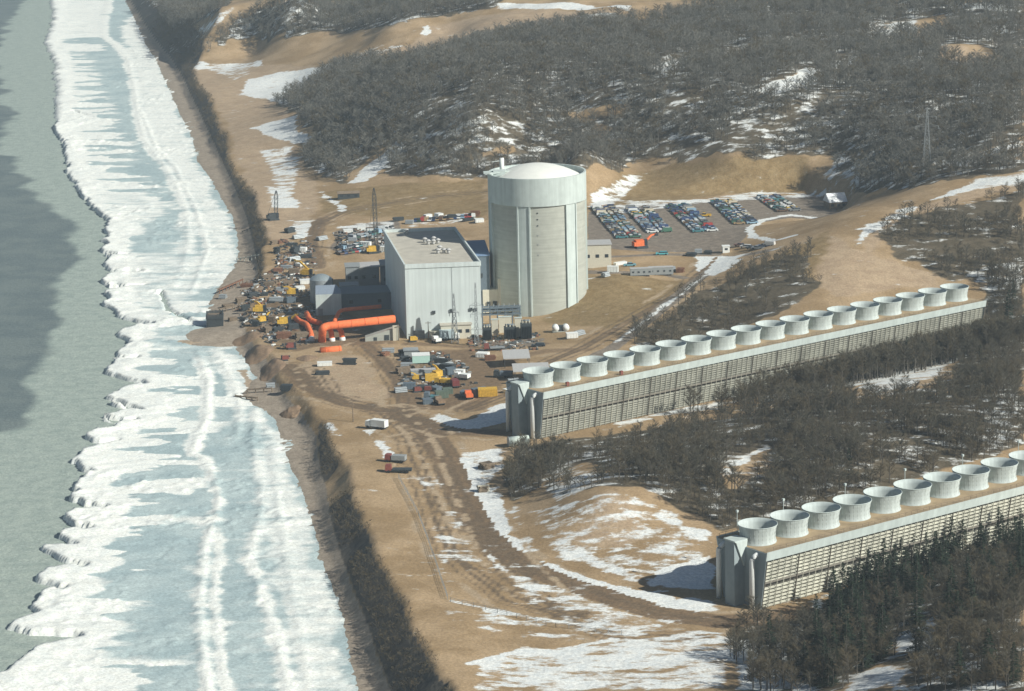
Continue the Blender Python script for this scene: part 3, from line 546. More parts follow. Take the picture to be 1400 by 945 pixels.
    for sgn in (-1, 1):
        b.bar((X0+.2, sgn*(hw-.3), HD+1.1), (X1-.2, sgn*(hw-.3), HD+1.1), .07); b.bar((X0+.2, sgn*(hw-.3), HD+.6), (X1-.2, sgn*(hw-.3), HD+.6), .05)
        for k in range(0, 90): b.bar((X0+.2+k*2.19, sgn*(hw-.3), HD), (X0+.2+k*2.19, sgn*(hw-.3), HD+1.1), .06)
    part('guard_rail', b, wood, r)
    for i in lamps:
        b = MB(); b.tube([((i+.5)*PIT, hw-.6, HD), ((i+.5)*PIT, hw-.6, HD+5.6)], .09, 6); b.box((i+.5)*PIT, hw-.6, HD+5.6, .55, .55, .6); part('deck_lamp', b, conc_lt, r)
    for i in cabinets:
        b = MB(); b.box((i+.5)*PIT, -hw+2.0, HD, 1.0, .8, 1.3); part('valve_cabinet', b, redm, r)
    return r
cooling_tower('A', 'long cooling tower with light louvred wall, nearest, in the lower right', [-.45, 1, 3, 5, 7, 9, 11], [])
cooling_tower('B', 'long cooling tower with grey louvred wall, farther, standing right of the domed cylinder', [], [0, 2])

# ------------------------------------------------------------------ containment
r = thing('reactor_building', 'tall cylindrical concrete building with shallow white dome and pale ring band', 'reactor building', (11.08, 1057.3, 2.0))
Z = 56.2; RB = 18.1
part('cylinder_wall', MB().lathe([(RB, 0), (RB, Z-10.5)], 128), concrete, r, True)
part('ring_band', MB().lathe([(RB, Z-10.5), (RB+.65, Z-10.5), (RB+.65, Z-.001), (RB-.1, Z), (RB-.1, Z-2.4), (2, Z-2.45)], 128), conc_lt, r)
dprof = [(16.2*math.cos(a)**.9 if a < 1.57 else 0.01, Z-2.3+6.6*math.sin(a)) for a in np.linspace(0, 1.5707, 16)]
dprof = [(16.4*k, Z-1.6+4.6*(1-k**2)) for k in np.linspace(1, .001, 18)]
part('dome', MB().lathe([(16.4, Z-2.5)]+dprof, 96), dome_m, r, True)
def arcblock(a0, a1, r0, r1, z0, z1, k=8, b=None):
    b = b or MB(); q = [R(a0+(a1-a0)*i/k) for i in range(k+1)]
    b.poly([(r1*math.cos(a), r1*math.sin(a)) for a in q]+[(r0*math.cos(a), r0*math.sin(a)) for a in q[::-1]], z0, z1); return b
for j in range(6):
    a = -107.5+60*j
    b = arcblock(a-7.5, a+7.5, RB-.2, RB+.35, 0, Z-10.6); arcblock(a-8.3, a-6.6, RB-.2, RB+.75, 0, Z-10.62, 3, b); arcblock(a+6.6, a+8.3, RB-.2, RB+.75, 0, Z-10.62, 3, b)
    part('buttress', b, conc_lt, r, False)
for i, z in enumerate((45, 42.6, 40.2, 36.5, 33, 29)): part('wall_box', MB().box((RB)*math.cos(R(-91)), (RB)*math.sin(R(-91)), z-2, .5, .3, .4), midgrey if i > 2 else dark, r)
b = MB(); b.bar((-19.6, -6.5, Z+.4), (-9, -3, Z+.9), .9, .5); b.bar((-20.4, -2.5, Z+.6), (-9, -1.2, Z+.9), .7, .5); b.box(-14.3, -3.5, Z-.6, 4.5, 3.2, 2.0); b.bar((-17, -3, Z+4.5), (-13, -1, Z+4.6), .18)
b.box(-19.0, -4.6, Z+.5, 2.4, 4.6, .3)
hp = part('roof_hoist', b, conc_lt, r); part('vent_stack', MB().tube([(-13.2, -1.2, Z-1), (-13.2, -1.2, Z+5.6)], .85, 16), white, hp, True)

# ------------------------------------------------------------------ turbine building
th = R(5.0); U = Vector((math.cos(th), math.sin(th), 0)); 
r = thing('turbine_building', 'big pale sided box building with gravel roof beside the domed cylinder', 'industrial building', (-38.5, 1008.6, 3.5))
WU = np.array([27.6, 2.0]); WV = np.array([-10.4, 71.5])
def tb(a, b_): q = WU*a+WV*b_; return (float(q[0]), float(q[1]))
HT = 29.5
cn = [tb(0,0), tb(1,0), tb(1,1), tb(0,1)]
part('wall', MB().poly(cn, 0, HT-1.6), siding, r)
b = MB(); 
for (p, q) in zip(cn, cn[1:]+cn[:1]):
    b.bar((p[0], p[1], HT-.85), (q[0], q[1], HT-.85), .55, 1.6)
part('parapet', b, siding, r)
part('roof', MB().poly([tb(.012,.005), tb(.988,.005), tb(.988,.995), tb(.012,.995)], HT-1.6, HT-1.25), gravel, r)
for (u, v) in ((.50,.60),(.57,.60),(.64,.62),(.47,.66),(.60,.68),(.55,.34),(.63,.34),(.69,.33),(.60,.42),(.30,.93)):
    x, y = tb(u, v); b = MB(); b.tube([(x, y, HT-1.3), (x, y, HT+.1)], .6, 12); b.tube([(x, y, HT+.1), (x, y, HT+.3), (x, y, HT+.8)], [1.0, 1.1, .4], 14); part('roof_vent', b, roofgrey, r, True)
x, y = tb(.16, -.004); b = MB(); b.box(x, y, .1, 4.2, .3, 4.5, th); rd = part('roller_door', b, midgrey, r)
b = MB()
for k in range(8): b.box(x, y-.16, .4+k*.55, 4.0, .1, .08, th)
part('door_slats', b, dark, rd)
for u, z in ((.365, 10.6), (.60, 11), (.86, 11.2), (.925, 11.1)):
    x, y = tb(u, -.004); b = MB(); b.box(x, y, z, 1.1, .4, 1.1, th); part('wall_vent', b, dark, r)
b = MB()
for u in (.62,): x, y = tb(u, -.002); b.bar((x, y, 0), (x, y, HT-1), .07)
part('downpipe', b, steel, r)
# beige low annex along its front foot
def gthing(name, label, cat, px, py, rz=0, dz=0, group=None):
    x, y, z = g1(px, py); return thing(name, label, cat, (x, y, z+dz), rz, group)
def pxsize(px, py): x, y, z = g1(px, py); return math.sqrt(x*x+y*y+(CH-z)**2)/CF
S = pxsize(600, 463); print('m per px', S)

def shed(name, label, cat, px, py, w_, d_, h_, mw, mr, rz=0, gable=0, wins=0, door=None, group=None, over=.3, ml=None):
    """px,py = middle of the front wall foot"""
    r = gthing(name, label, cat, px, py, rz, -.15, group)
    part('wall', MB().box(0, d_/2, 0, w_, d_, h_), mw, r)
    b = MB()
    if gable:
        k = len(b.v); W, D = w_/2+over, over
        b.v += [(-W,-D,h_),(W,-D,h_),(W,d_+D,h_),(-W,d_+D,h_),(-W,d_/2,h_+gable),(W,d_/2,h_+gable)]
        for f in ((0,1,5,4),(2,3,4,5),(0,4,3),(1,2,5),(3,2,1,0)): b.f.append(tuple(k+i for i in f)); b.m.append(0)
    else: b.box(0, d_/2, h_, w_+2*over, d_+2*over, .35)
    part('roof', b, mr, r)
    for i in range(wins):
        q = MB(); q.box(-w_/2+(i+.5)*w_/wins, -.02, h_*.45, min(1.4, w_/wins*.5), .12, min(1.3, h_*.32)); part('window', q, glassm, r)
    if door is not None: part('door', MB().box(door*w_, -.03, .1, 1.6, .14, min(2.4, h_*.75)), ml or dark, r)
    return r
shed('service_building', 'beige flat roofed annex at the right foot of the domed cylinder', 'building', 817, 366, 11.0, 9.5, 9.2, beige, roofgrey, R(2), wins=3)
shed('foot_annex', 'low beige annex along the foot of the big pale box building', 'building', 624, 463.5, 11.2, 4.0, 5.3, beige, gravel, R(5), wins=4, door=-.3)
# dark blue auxiliary block between turbine building and containment
x, y = -15.5, 1062.0
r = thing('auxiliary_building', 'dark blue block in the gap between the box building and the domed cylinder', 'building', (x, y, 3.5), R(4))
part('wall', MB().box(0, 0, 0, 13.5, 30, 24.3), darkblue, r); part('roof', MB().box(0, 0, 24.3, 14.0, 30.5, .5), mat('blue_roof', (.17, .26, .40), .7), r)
b = MB(); b.box(-.5, -15.15, 12, 3, .4, 2.4); b.box(3, -15.15, 16, 2, .4, 1.6); part('louvre', b, dark, r)
# beige blocks in front of the containment
r = gthing('filter_building', 'stepped beige concrete block at the left foot of the domed cylinder', 'building', 693, 428, R(4), 0)
part('tall_block', MB().box(0, 4, 0, 6.3, 8, 12.2, ty=1), beige, r); part('low_block', MB().box(-6.1, 4.4, 0, 5.8, 8, 9.2), beige, r)
part('roof', MB().box(0, 4, 12.2, 5.9, 7.6, .12), gravel, r); part('notch_parapet', MB().box(-2.4, .3, 12.2, 1.4, .6, 1.1), beige, r)
b = MB(); b.box(-4.5, .2, 1.5, 1.6, .5, 3.2); b.box(-6.9, .2, 3, 1.2, .5, 1.6); part('door', b, dark, r)
# transformer yard
def transformer(px, py, w_, h_, label):
    r = gthing('transformer', label, 'transformer', px, py, R(4), 0, 'transformers in the yard')
    part('tank', MB().box(0, 1.6, .3, w_, 3.2, h_*.75), dark, r)
    b = MB()
    for i in range(7): b.box(-w_/2+.25+i*(w_-.5)/6, -.45, .6, .12, .9, h_*.6)
    part('radiator', b, dark, r)
    for i in range(3): q = MB(); x = (i-1)*w_*.3; q.tube([(x, 1.6, h_*.75), (x, 1.3, h_)], [.22, .1], 8); q.tube([(x, 1.55, h_*.85), (x, 1.5, h_*.87)], .35, 8); part('bushing', q, beige, r)
    part('conservator', MB().tube([(-w_*.4, 2.4, h_*.9), (w_*.4, 2.4, h_*.9)], .4, 10), darkblue, r, True)
transformer(666.5, 466, 3.2, 5.8, 'dark transformer in the yard nearest the big pale box building')
transformer(698, 464.5, 4.3, 5.6, 'dark transformer in the middle of the yard between two beige walls')
transformer(720, 464, 4.0, 7.2, 'dark transformer at the right end of the yard under the domed cylinder')
for px, py, ww, hh, lb in ((677,458,2.4,6.0,'narrow beige firewall between the left and middle transformers'),(691,455,4.6,6.2,'broad beige firewall standing behind the middle transformer'),(709,461,2.6,7.4,'beige firewall left of the right hand transformer')):
    r = gthing('firewall', lb, 'wall', px, py, R(4), 0, 'firewalls in the transformer yard'); part('panel', MB().box(0, .4, -.3, ww, .8, hh), beige, r); part('coping', MB().box(0, .4, hh-.3, ww+.3, 1.1, .3), conc_lt, r)
r = gthing('bus_structure', 'dark steel gantry with busbars across the back of the transformer yard', 'gantry', 686, 450, R(4), 0)
b = MB()
for i in range(6):
    x = -7+i*2.8
    for y in (0, 2.6): b.bar((x, y, 0), (x, y, 8.3), .28)
for z in (5.6, 7.0, 8.2):
    for y in (0, 2.6): b.bar((-7.3, y, z), (7.4, y, z), .4)
for i in range(5): b.bar((-7+i*2.8, 0, 5.6), (-4.2+i*2.8, 0, 8.2), .2); b.bar((-7+i*2.8, 1.3, 7.8), (-4.2+i*2.8, 1.3, 7.8), .9, .5)
part('frame', b, darkblue, r)
for i in range(8): part('insulator', MB().tube([(-6.5+i*1.9, 1.3, 8.3), (-6.5+i*1.9, 1.3, 9.4)], .16, 8), steel, r)

# ------------------------------------------------------------------ lattice masts and pylons
def lattice(b, base, top, h, z0=0, k=7, w_=.16, x=0, y=0):
    def c(i, t): s = (base+(top-base)*t)/2; return Vector((x+(-s, s, s, -s)[i], y+(-s, -s, s, s)[i], z0+h*t))
    for i in range(4):
        b.bar(c(i, 0), c(i, 1), w_)
        for j in range(k):
            t0, t1 = j/k, (j+1)/k; n = (i+1) % 4
            b.bar(c(i, t0), c(n, t1), w_*.6); b.bar(c(n, t0), c(i, t1), w_*.6); b.bar(c(i, t1), c(n, t1), w_*.6)
def pylon(px, py, h, label, arms=(), base=2.2, rz=0, wd=.22):
    r = gthing('lattice_pylon', label, 'pylon', px, py, rz, -.2, 'lattice pylons')
    b = MB(); lattice(b, base, .35, h, k=max(5, int(h/2.6)), w_=wd); part('mast', b, steel, r)
    for z, l in arms:
        q = MB(); q.bar((-l, 0, z), (l, 0, z), wd*.8); q.bar((-l, 0, z), (0, 0, z+1.2), wd*.6); q.bar((l, 0, z), (0, 0, z+1.2), wd*.6); 
        for s in (-1, 1): q.tube([(s*l*.95, 0, z), (s*l*.95, 0, z-1.3)], .12, 6)
        part('cross_arm', q, steel, r)
    return r
pylon(622, 469, 18.5, 'tapered steel lattice pylon standing before the middle of the pale building wall', [(11.5, 1.8)], 2.6, wd=.22)
pylon(652, 473, 23.5, 'slim lattice pylon before the right edge of the pale building wall', [(15.2, 2.3), (12.0, 2.0), (6.2, 2.2)], 1.6, wd=.15)
pylon(1267, 236, 28, 'faint tall lattice pylon standing in the wooded hills at upper right', [(24, 4), (20, 5)], 3.6, wd=.10)
def pole(px, py, h, label, arm=True):
    r = gthing('utility_pole', label, 'pole', px, py, 0, -.2, 'poles on the site'); part('post', MB().tube([(0,0,0),(0,0,h)], [.2,.12], 8), wood, r)
    part('crossarm', MB().bar((-1.1, 0, h-.6), (1.1, 0, h-.6), .16), wood, r)
pole(586, 466, 7.5, 'short slim pole beside the roller door of the pale building')
pole(483, 577, 6.5, 'lone utility pole left of the white truck on the dirt yard')
pole(545, 466, 6, 'pole standing in front of the grey blocks below the orange pipe')
pole(1150, 470, 8, 'pole behind the middle of the farther cooling tower') if False else None

# ------------------------------------------------------------------ intake screenhouse, tank, aux blocks
r = gthing('screenhouse', 'pale box building with a slanted blue grey roof left of the orange pipes', 'building', 450, 431, R(5), 0)
part('wall', MB().box(0, 4.5, 0, 9.8, 9, 8.2), conc_lt, r); b = MB(); b.quad8([(-4.9,0,8.2),(4.9,0,8.2),(4.9,9,8.2),(-4.9,9,8.2),(-4.9,0,8.3),(4.9,0,8.3),(3.4,9.4,9.9),(-4.6,9.4,9.9)]); part('roof', b, mat('slate_roof', (.25,.30,.36), .6), r)
part('door', MB().box(-3.2, -.03, .1, 1.8, .14, 2.6), midgrey, r)
r = gthing('domed_tank', 'round grey steel tank with a shiny domed top behind the pale box building', 'tank', 440, 412, 0, 0)
tk = MB().lathe([(4.5, 0), (4.5, 9.0)], 40); part('shell', tk, steel, r, True); part('dome', MB().lathe([(4.5*k, 9.0+2.0*(1-k*k)) for k in np.linspace(1, .001, 10)], 40), mat('tank_dome', (.40,.46,.47), .35, .5), r, True)
b = MB(); b.bar((4.6, 0, 0), (4.6, 0, 9), .3); part('ladder', b, dark, r)
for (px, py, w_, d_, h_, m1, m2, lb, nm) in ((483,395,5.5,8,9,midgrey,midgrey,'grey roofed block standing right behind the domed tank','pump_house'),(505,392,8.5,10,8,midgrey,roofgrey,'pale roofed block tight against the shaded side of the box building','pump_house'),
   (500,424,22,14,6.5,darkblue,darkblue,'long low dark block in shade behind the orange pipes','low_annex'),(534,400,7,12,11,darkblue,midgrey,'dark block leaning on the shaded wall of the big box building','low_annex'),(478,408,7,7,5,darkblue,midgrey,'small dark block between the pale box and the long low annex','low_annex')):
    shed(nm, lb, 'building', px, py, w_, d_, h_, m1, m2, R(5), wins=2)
r = gthing('pipe_abutment', 'grey concrete abutment with a sloping top below the long orange pipe', 'abutment', 523, 466, R(4), -.2)
b = MB(); b.quad8([(-6.3,0,0),(6.2,0,0),(6.2,4,0),(-6.3,4,0),(-6.3,0,1.6),(6.2,0,5.2),(6.2,4,5.2),(-6.3,4,1.6)]); part('sloped_wall', b, concrete, r)
part('pier', MB().box(4.6, -.4, 0, 1.5, .8, 5.8), beige, r); part('opening', MB().box(1.6, -.05, .4, 1.8, .14, 1.9), dark, r); part('opening', MB().box(-2.6, -.05, .4, 1.2, .14, 1.2), dark, r)

# ------------------------------------------------------------------ orange pipes
def bend(pts, rad=3.0, k=6):
    pts = [Vector(p) for p in pts]; o = [pts[0]]
    for a, p, c in zip(pts[:-2], pts[1:-1], pts[2:]):
        u = (a-p); v = (c-p); ra = min(rad, u.length*.45, v.length*.45); u.normalize(); v.normalize(); s, e = p+u*ra, p+v*ra
        for i in range(k+1): t = i/k; o.append(s*(1-t)**2+p*2*t*(1-t)+e*t*t)
    o.append(pts[-1]); return o
def pw(px, py, z): return Vector(tuple(float(v) for v in P(px, py, z)))
def pipe(label, pts, r_, ends=(), flange=True, m=orange, name='steel_pipe'):
    o = pts[0]; base = Vector((o.x, o.y, 0)); r = thing(name, label, 'pipe', tuple(base), 0, 'orange pipes on the site'); q = [p-base for p in pts]
    part('pipe_run', MB().tube(bend(q), r_, 18), m, r, True)
    b = MB(); ln = sum(((a-c).length for a, c in zip(q[:-1], q[1:]))); 
    for a, c in zip(q[:-1], q[1:]):
        for t in np.arange(.25, .95, max(.12, 5/max((c-a).length, 1))): p = a.lerp(c, float(t)); d = (c-a).normalized()*.12; b.tube([p-d, p+d], r_*1.05, 18)
    if b.v: part('weld_band', b, m, r, True)
    for e in ends:
        a, c = (q[0], q[1]) if e == 0 else (q[-1], q[-2]); d = (a-c).normalized(); part('coupling', MB().tube([a-d*.5, a+d*1.3], r_*1.12, 18), white, r, True)
    return r
pipe('thick orange pipe running level from the box building and bending down at its left end', [pw(540,436,12.0), pw(447,446,11.2), pw(441,449,10.8), pw(440,470,3.6)], 1.45)
pipe('thin orange pipe high in the shade behind the thick level one', [pw(521,419,11.0), pw(465,424,11.0), pw(457,440,9.0)], .75)
pipe('short orange pipe with white collar, left of the pair under the thick pipe', [pw(450,447,10), pw(453,455,7.6), pw(454,464,5.2)], 1.0, (1,))
pipe('short orange pipe with white collar, right of the pair under the thick pipe', [pw(462,446,10), pw(467,454,7.6), pw(468,463,5.2)], 1.0, (1,))
pipe('crooked orange pipe snaking down to a white collar left of the thick one', [pw(403,434,5.6), pw(410,440,5.6), pw(419,443,5.6), pw(425,456,5.4), pw(426,464,4.9)], 1.05, (1,))
pipe('short orange pipe with an upturned end beside the pale box building', [pw(419,428,6.6), pw(424,438,5.8), pw(438,442,5.6)], 1.0)
a, c = pw(438,480,5.1), pw(466,477.5,5.1); pipe('loose thick orange pipe section lying on the dirt', [a, c], 1.3)
pipe('long thin red brown pipe laid across the site beside the domed tank', [pw(356,388,4.0), pw(384,383,4.0)], .6, m=redm)
# white tank lying by the far tower
r = gthing('lying_tank', 'large pale cylinder lying on its side at the near foot of the farther cooling tower', 'tank', 709, 609, R(14), 0)
part('barrel', MB().tube([(-3.2, 0, 1.5), (3.2, 0, 1.5)], 1.5, 24), mat('pale_green_tank', (.58,.66,.60), .6), r, True); part('end_disc', MB().tube([(-3.3, 0, 1.5), (-3.15, 0, 1.5)], 1.6, 24), steel, r); part('cradle', MB().box(-1.8, 0, 0, .5, 2.6, .7).box(1.8, 0, 0, .5, 2.6, .7), concrete, r)

# ------------------------------------------------------------------ vehicles
def car_mesh(kind, wheels=True):
    b = MB(); L_ = {'sedan': 5.0, 'wagon': 5.1, 'pickup': 5.3, 'van': 4.9}[kind]; W_ = 1.9
    b.box(0, 0, .35, W_, L_, .55, taper=.96); 
    if kind == 'sedan': b.box(0, -.15, .9, W_*.9, 2.6, .5, taper=.82, ty=.6, mi=1); b.box(0, -.15, 1.38, W_*.70, 1.45, .07)
    if kind == 'wagon': b.box(0, -.6, .9, W_*.9, 3.5, .5, taper=.84, ty=.8, mi=1); b.box(0, -.6, 1.38, W_*.74, 2.75, .08)
    if kind == 'pickup': b.box(0, .45, .9, W_*.9, 1.7, .65, taper=.84, ty=.72, mi=1); b.box(0, .45, 1.53, W_*.74, 1.15, .08); b.box(0, -1.6, .82, 1.55, 1.8, .09, mi=2); b.box(-.85, -1.6, .9, .12, 1.9, .2); b.box(.85, -1.6, .9, .12, 1.9, .2)
    if kind == 'van': b.box(0, -.3, .9, W_*.96, 4.1, .95, taper=.86, ty=.92); b.box(0, 1.72, 1.2, 1.5, .3, .5, mi=1)
    for sx in (-1, 1):
        for sy in (-1, 1): b.tube([(sx*.72, sy*L_*.31, .34), (sx*.97, sy*L_*.31, .34)], .34, 10, mi=2)
    return b.mesh('parked_car', [paint_m, glassm, tyre])
CM = {k: car_mesh(k) for k in ('sedan', 'wagon', 'pickup', 'van')}
COLS = [('white', (.68,.70,.68)), ('cream', (.55,.50,.38)), ('dark blue', (.04,.07,.16)), ('teal', (.06,.20,.22)), ('pale blue', (.25,.38,.48)), ('green', (.06,.15,.10)), ('dark green', (.03,.07,.05)), ('silver', (.36,.38,.39)), ('tan', (.34,.24,.13)), ('brown', (.12,.07,.04)), ('red', (.35,.05,.04)), ('black', (.03,.03,.03)), ('yellow', (.65,.42,.04)), ('grey', (.2,.21,.21))]
CW = [14, 5, 12, 10, 12, 8, 5, 8, 5, 5, 3, 4, 1, 8]
ORD = 'first second third fourth fifth sixth seventh eighth ninth tenth eleventh twelfth thirteenth fourteenth fifteenth sixteenth seventeenth eighteenth nineteenth twentieth twenty-first twenty-second twenty-third twenty-fourth twenty-fifth twenty-sixth twenty-seventh twenty-eighth twenty-ninth thirtieth thirty-first thirty-second'.split()
strips = [((41.5,1224),(50.0,1147),'leftmost'), ((56.6,1219),(63.4,1157),'second'), ((74.3,1223),(82.6,1156),'middle'), ((95.0,1231),(100.8,1172),'fourth'), ((116.0,1240),(122.0,1200),'rightmost')]
for si, (a, c, nm) in enumerate(strips):
    a, c = Vector(a), Vector(c); L_ = (c-a).length; dv = (c-a)/L_; ang = math.atan2(dv.y, dv.x); nn = int(L_/2.62)
    for side in (-1, 1):
        cnt = 0
        for k in range(nn-1, -1, -1):
            if random.random() < .03: continue
            cnt += 1; p = a+dv*(k*2.62+1.3+random.uniform(-.15, .15)); q = p+Vector((-dv.y, dv.x))*side*(-2.9+random.uniform(-.2, .2))
            kd = random.choices(['sedan', 'wagon', 'pickup', 'van'], [10, 4, 3, 2])[0]; cn_, cc = random.choices(COLS, CW)[0]
            o = ob('parked_car', CM[kd], None, (q.x, q.y, float(Hh(q.x, q.y))+.02), ang+(0 if side > 0 else math.pi)+random.uniform(-.04, .04))
            o.color = (*cc, 1); tag(o, '%s %s, %s from near end, %s side of %s parking strip' % (cn_, kd, ORD[cnt-1], 'right' if side > 0 else 'left', nm), 'car', 'cars parked in the big lot')
def vehicle(kind, col, px, py, rz, label, group=None, name='parked_car', cat='car'):
    x, y, z = g1(px, py); o = ob(name, CM[kind], None, (x, y, z+.02), rz); o.color = (*col, 1); return tag(o, label, cat, group)
for ri, (a, c, nm, n_) in enumerate((((463,330),(524,317),'far',12), ((466,341),(500,335),'middle',8), ((462,348),(498,343),'near',7), ((566,303),(650,296),'long',17))):
    A_, B_ = Vector(g1(*a)), Vector(g1(*c)); dv = (B_-A_).normalized(); ang = math.atan2(dv.y, dv.x)
    for k in range(n_):
        if random.random() < .12: continue
        p = A_.lerp(B_, (k+.5)/n_); kd = random.choices(['sedan', 'wagon', 'pickup', 'van'], [6, 3, 4, 3])[0]; cn_, cc = random.choices(COLS, CW)[0]
        o = ob('parked_car', CM[kd], None, (p.x, p.y, float(Hh(p.x, p.y))+.02), ang+random.uniform(-.1, .1)); o.color = (*cc, 1)
        tag(o, '%s %s, %s from left in the %s row behind the box building' % (cn_, kd, ORD[k], nm), 'car', 'cars parked behind the big box building')
vehicle('wagon', (.10,.42,.45), 905, 348.5, R(88), 'turquoise estate car on the road below the parking lot'); vehicle('sedan', (.15,.33,.38), 861, 364, R(95), 'teal car beside the beige annex of the domed cylinder')
vehicle('pickup', (.7,.42,.04), 964, 296, R(80), 'yellow pickup in the lane between the third and fourth parking strips')
vehicle('wagon', (.03,.04,.05), 736, 474, R(85), 'black estate car parked right of the transformer yard'); vehicle('sedan', (.7,.72,.7), 745, 466, R(100), 'white car just above the black estate car') if False else None
for i, (px, py, col, kd, lb) in enumerate([(1012,337,(.2,.1,.08),'sedan','dark red'),(1020,339,(.6,.6,.58),'wagon','white'),(1028,341,(.05,.06,.07),'sedan','black'),(1036,341,(.3,.32,.33),'pickup','grey'),(1044,338,(.1,.12,.18),'sedan','dark blue'),(1052,336,(.5,.5,.48),'van','cream')]):
    vehicle(kd, col, px, py, R(60), lb+' '+kd+' in the short row beside the white guard hut', 'cars by the guard hut')
def truck(label, px, py, rz, body, cab, L_=7, h_=2.4, flat=False, name='truck', cat='truck', bodyname='cargo_box', w_=2.4):
    r = gthing(name, label, cat, px, py, rz); b = MB(); b.box(0, 0, .6, w_*.9, L_, .3); part('chassis', b, dark, r)
    part(bodyname, MB().box(0, -1.1, .9, w_, L_-2.2, (.35 if flat else h_)), body, r)
    c = part('cab', MB().box(0, L_/2-.95, .8, w_*.96, 1.9, 1.7, taper=.93, ty=.85), cab, r); part('windscreen', MB().box(0, L_/2-.2, 1.6, w_*.75, .35, .6), glassm, c)
    for y in (-L_*.32, -L_*.15, L_*.36):
        for s in (-1, 1): part('wheel', MB().tube([(s*w_*.32, y, .5), (s*w_*.5, y, .5)], .5, 12), tyre, r)
    return r
truck('white truck on the dirt yard above the lone snow strip', 515, 586, R(60), white, white, 7.5, 2.2)
truck('dark flatbed truck with a red cab on the lower dirt field', 545, 646, R(85), dark, redm, 8, flat=True)
truck('red truck just above the flatbed on the lower dirt field', 541, 632, R(75), midgrey, redm, 6.5, 1.4)
truck('silver box truck by the foot of the pale building wall', 615, 465, R(-88), mat('silver_paint', (.45,.55,.58), .4), white, 7.5, 2.9)
truck('grey flatbed truck with a pale load above the black estate car', 676, 479, R(92), steel, redm, 7.5, flat=True)
truck('blue truck left of the twin pale tanks of the yard', 690, 515, R(70), darkblue, darkblue, 6, 1.6) if False else None
truck('yellow dump truck in the construction yard right of the yellow container', 608, 526, R(70), yellow, yellow, 6.8, 1.3, bodyname='dump_body')
truck('small orange truck left of the yellow container on bare dirt', 641, 545, R(10), orange, orange, 4.5, 1.0)
truck('blue and black truck near the top of the far tower shaft', 688, 516, R(80), darkblue, dark, 6.5, 1.3)
truck('maroon tanker truck at the right edge of the construction yard', 622, 529, R(10), maroon, maroon, 5.5, 1.8)
truck('white truck nose out at the right edge of the construction yard', 632, 519, R(60), white, white, 5.5, 1.3)
truck('dark truck in the middle of the construction yard', 609, 508, R(60), dark, midgrey, 7.5, 1.9)
truck('small teal pickup truck in the lower construction yard', 590, 546, R(80), mat('teal_paint', (.08,.22,.25), .5), darkblue, 5, .6)
truck('brown loader truck below the teal pickup truck', 601, 553, R(20), dirtm, wood, 5, .9)
truck('pale truck on the track just right of the beige blocks', 597, 469, R(30), white, white, 3.4, 1.0)
def trailer(label, px, py, w_, h_, d_, rz, mw, mr, wins=2, group=None, name='site_trailer'):
    r = gthing(name, label, 'trailer', px, py, rz, 0, group); part('body', MB().box(0, d_/2, .4, w_, d_, h_), mw, r); part('roof', MB().box(0, d_/2, h_+.4, w_+.15, d_+.15, .12), mr, r)
    for i in range(wins): part('window', MB().box(-w_/2+(i+.5)*w_/wins, -.02, h_*.55, .8, .1, .6), glassm, r)
    for s in (-1, 1): part('wheel', MB().tube([(s*w_*.25, .1, .4), (s*w_*.25, .5, .4)], .4, 10), tyre, r)
    return r
trailer('mint green trailer with a white roof in the construction yard', 576, 498, 6.2, 2.6, 5.2, R(4), mint, white, 0)
shed('tool_shed', 'grey shed tight behind the mint green trailer', 'shed', 562, 489, 4.8, 4, 2.6, midgrey, steel, R(4))
trailer('long silver trailer above the yellow crates in the construction yard', 579, 514, 8.6, 1.6, 2.8, R(6), steel, roofgrey, 0)
trailer('long trailer with windows at the left of the row below the beige annex', 877, 378, 8.5, 2.6, 2.8, R(2), midgrey, roofgrey, 4, 'office trailers')
trailer('long trailer with windows at the right of the row below the beige annex', 904, 377, 9.5, 2.8, 2.8, R(2), midgrey, roofgrey, 4, 'office trailers')
trailer('small pale trailer on the track left of the lattice pylon foot', 595, 464, 4.0, 2.4, 3.0, R(3), beige, beige, 1)
r = gthing('shipping_container', 'bright yellow container standing alone left of the tower shaft', 'container', 667, 543, R(3)); part('body', MB().box(0, 1.5, .1, 6.4, 3.0, 2.7), yellow, r)
b = MB()
for i in range(13): b.box(-3+i*.5, -.03, .3, .16, .12, 2.3)
part('ribs', b, yellow, r); part('door_bars', MB().box(3.23, 1.2, .3, .06, .1, 2.3).box(3.23, 1.8, .3, .06, .1, 2.3), dark, r)
r = gthing('shipping_container', 'small orange crate beside the yellow container', 'container', 641, 543, R(3)); 
bpy.data.objects.remove(r)
r = gthing('shipping_container', 'yellow container in the middle of the construction yard', 'container', 590, 522, R(5)); part('body', MB().box(0, 1.3, .1, 4.2, 2.6, 2.3), yellow, r); part('door_bars', MB().box(-2.13, 1.0, .3, .06, .1, 1.9).box(-2.13, 1.6, .3, .06, .1, 1.9), dark, r)
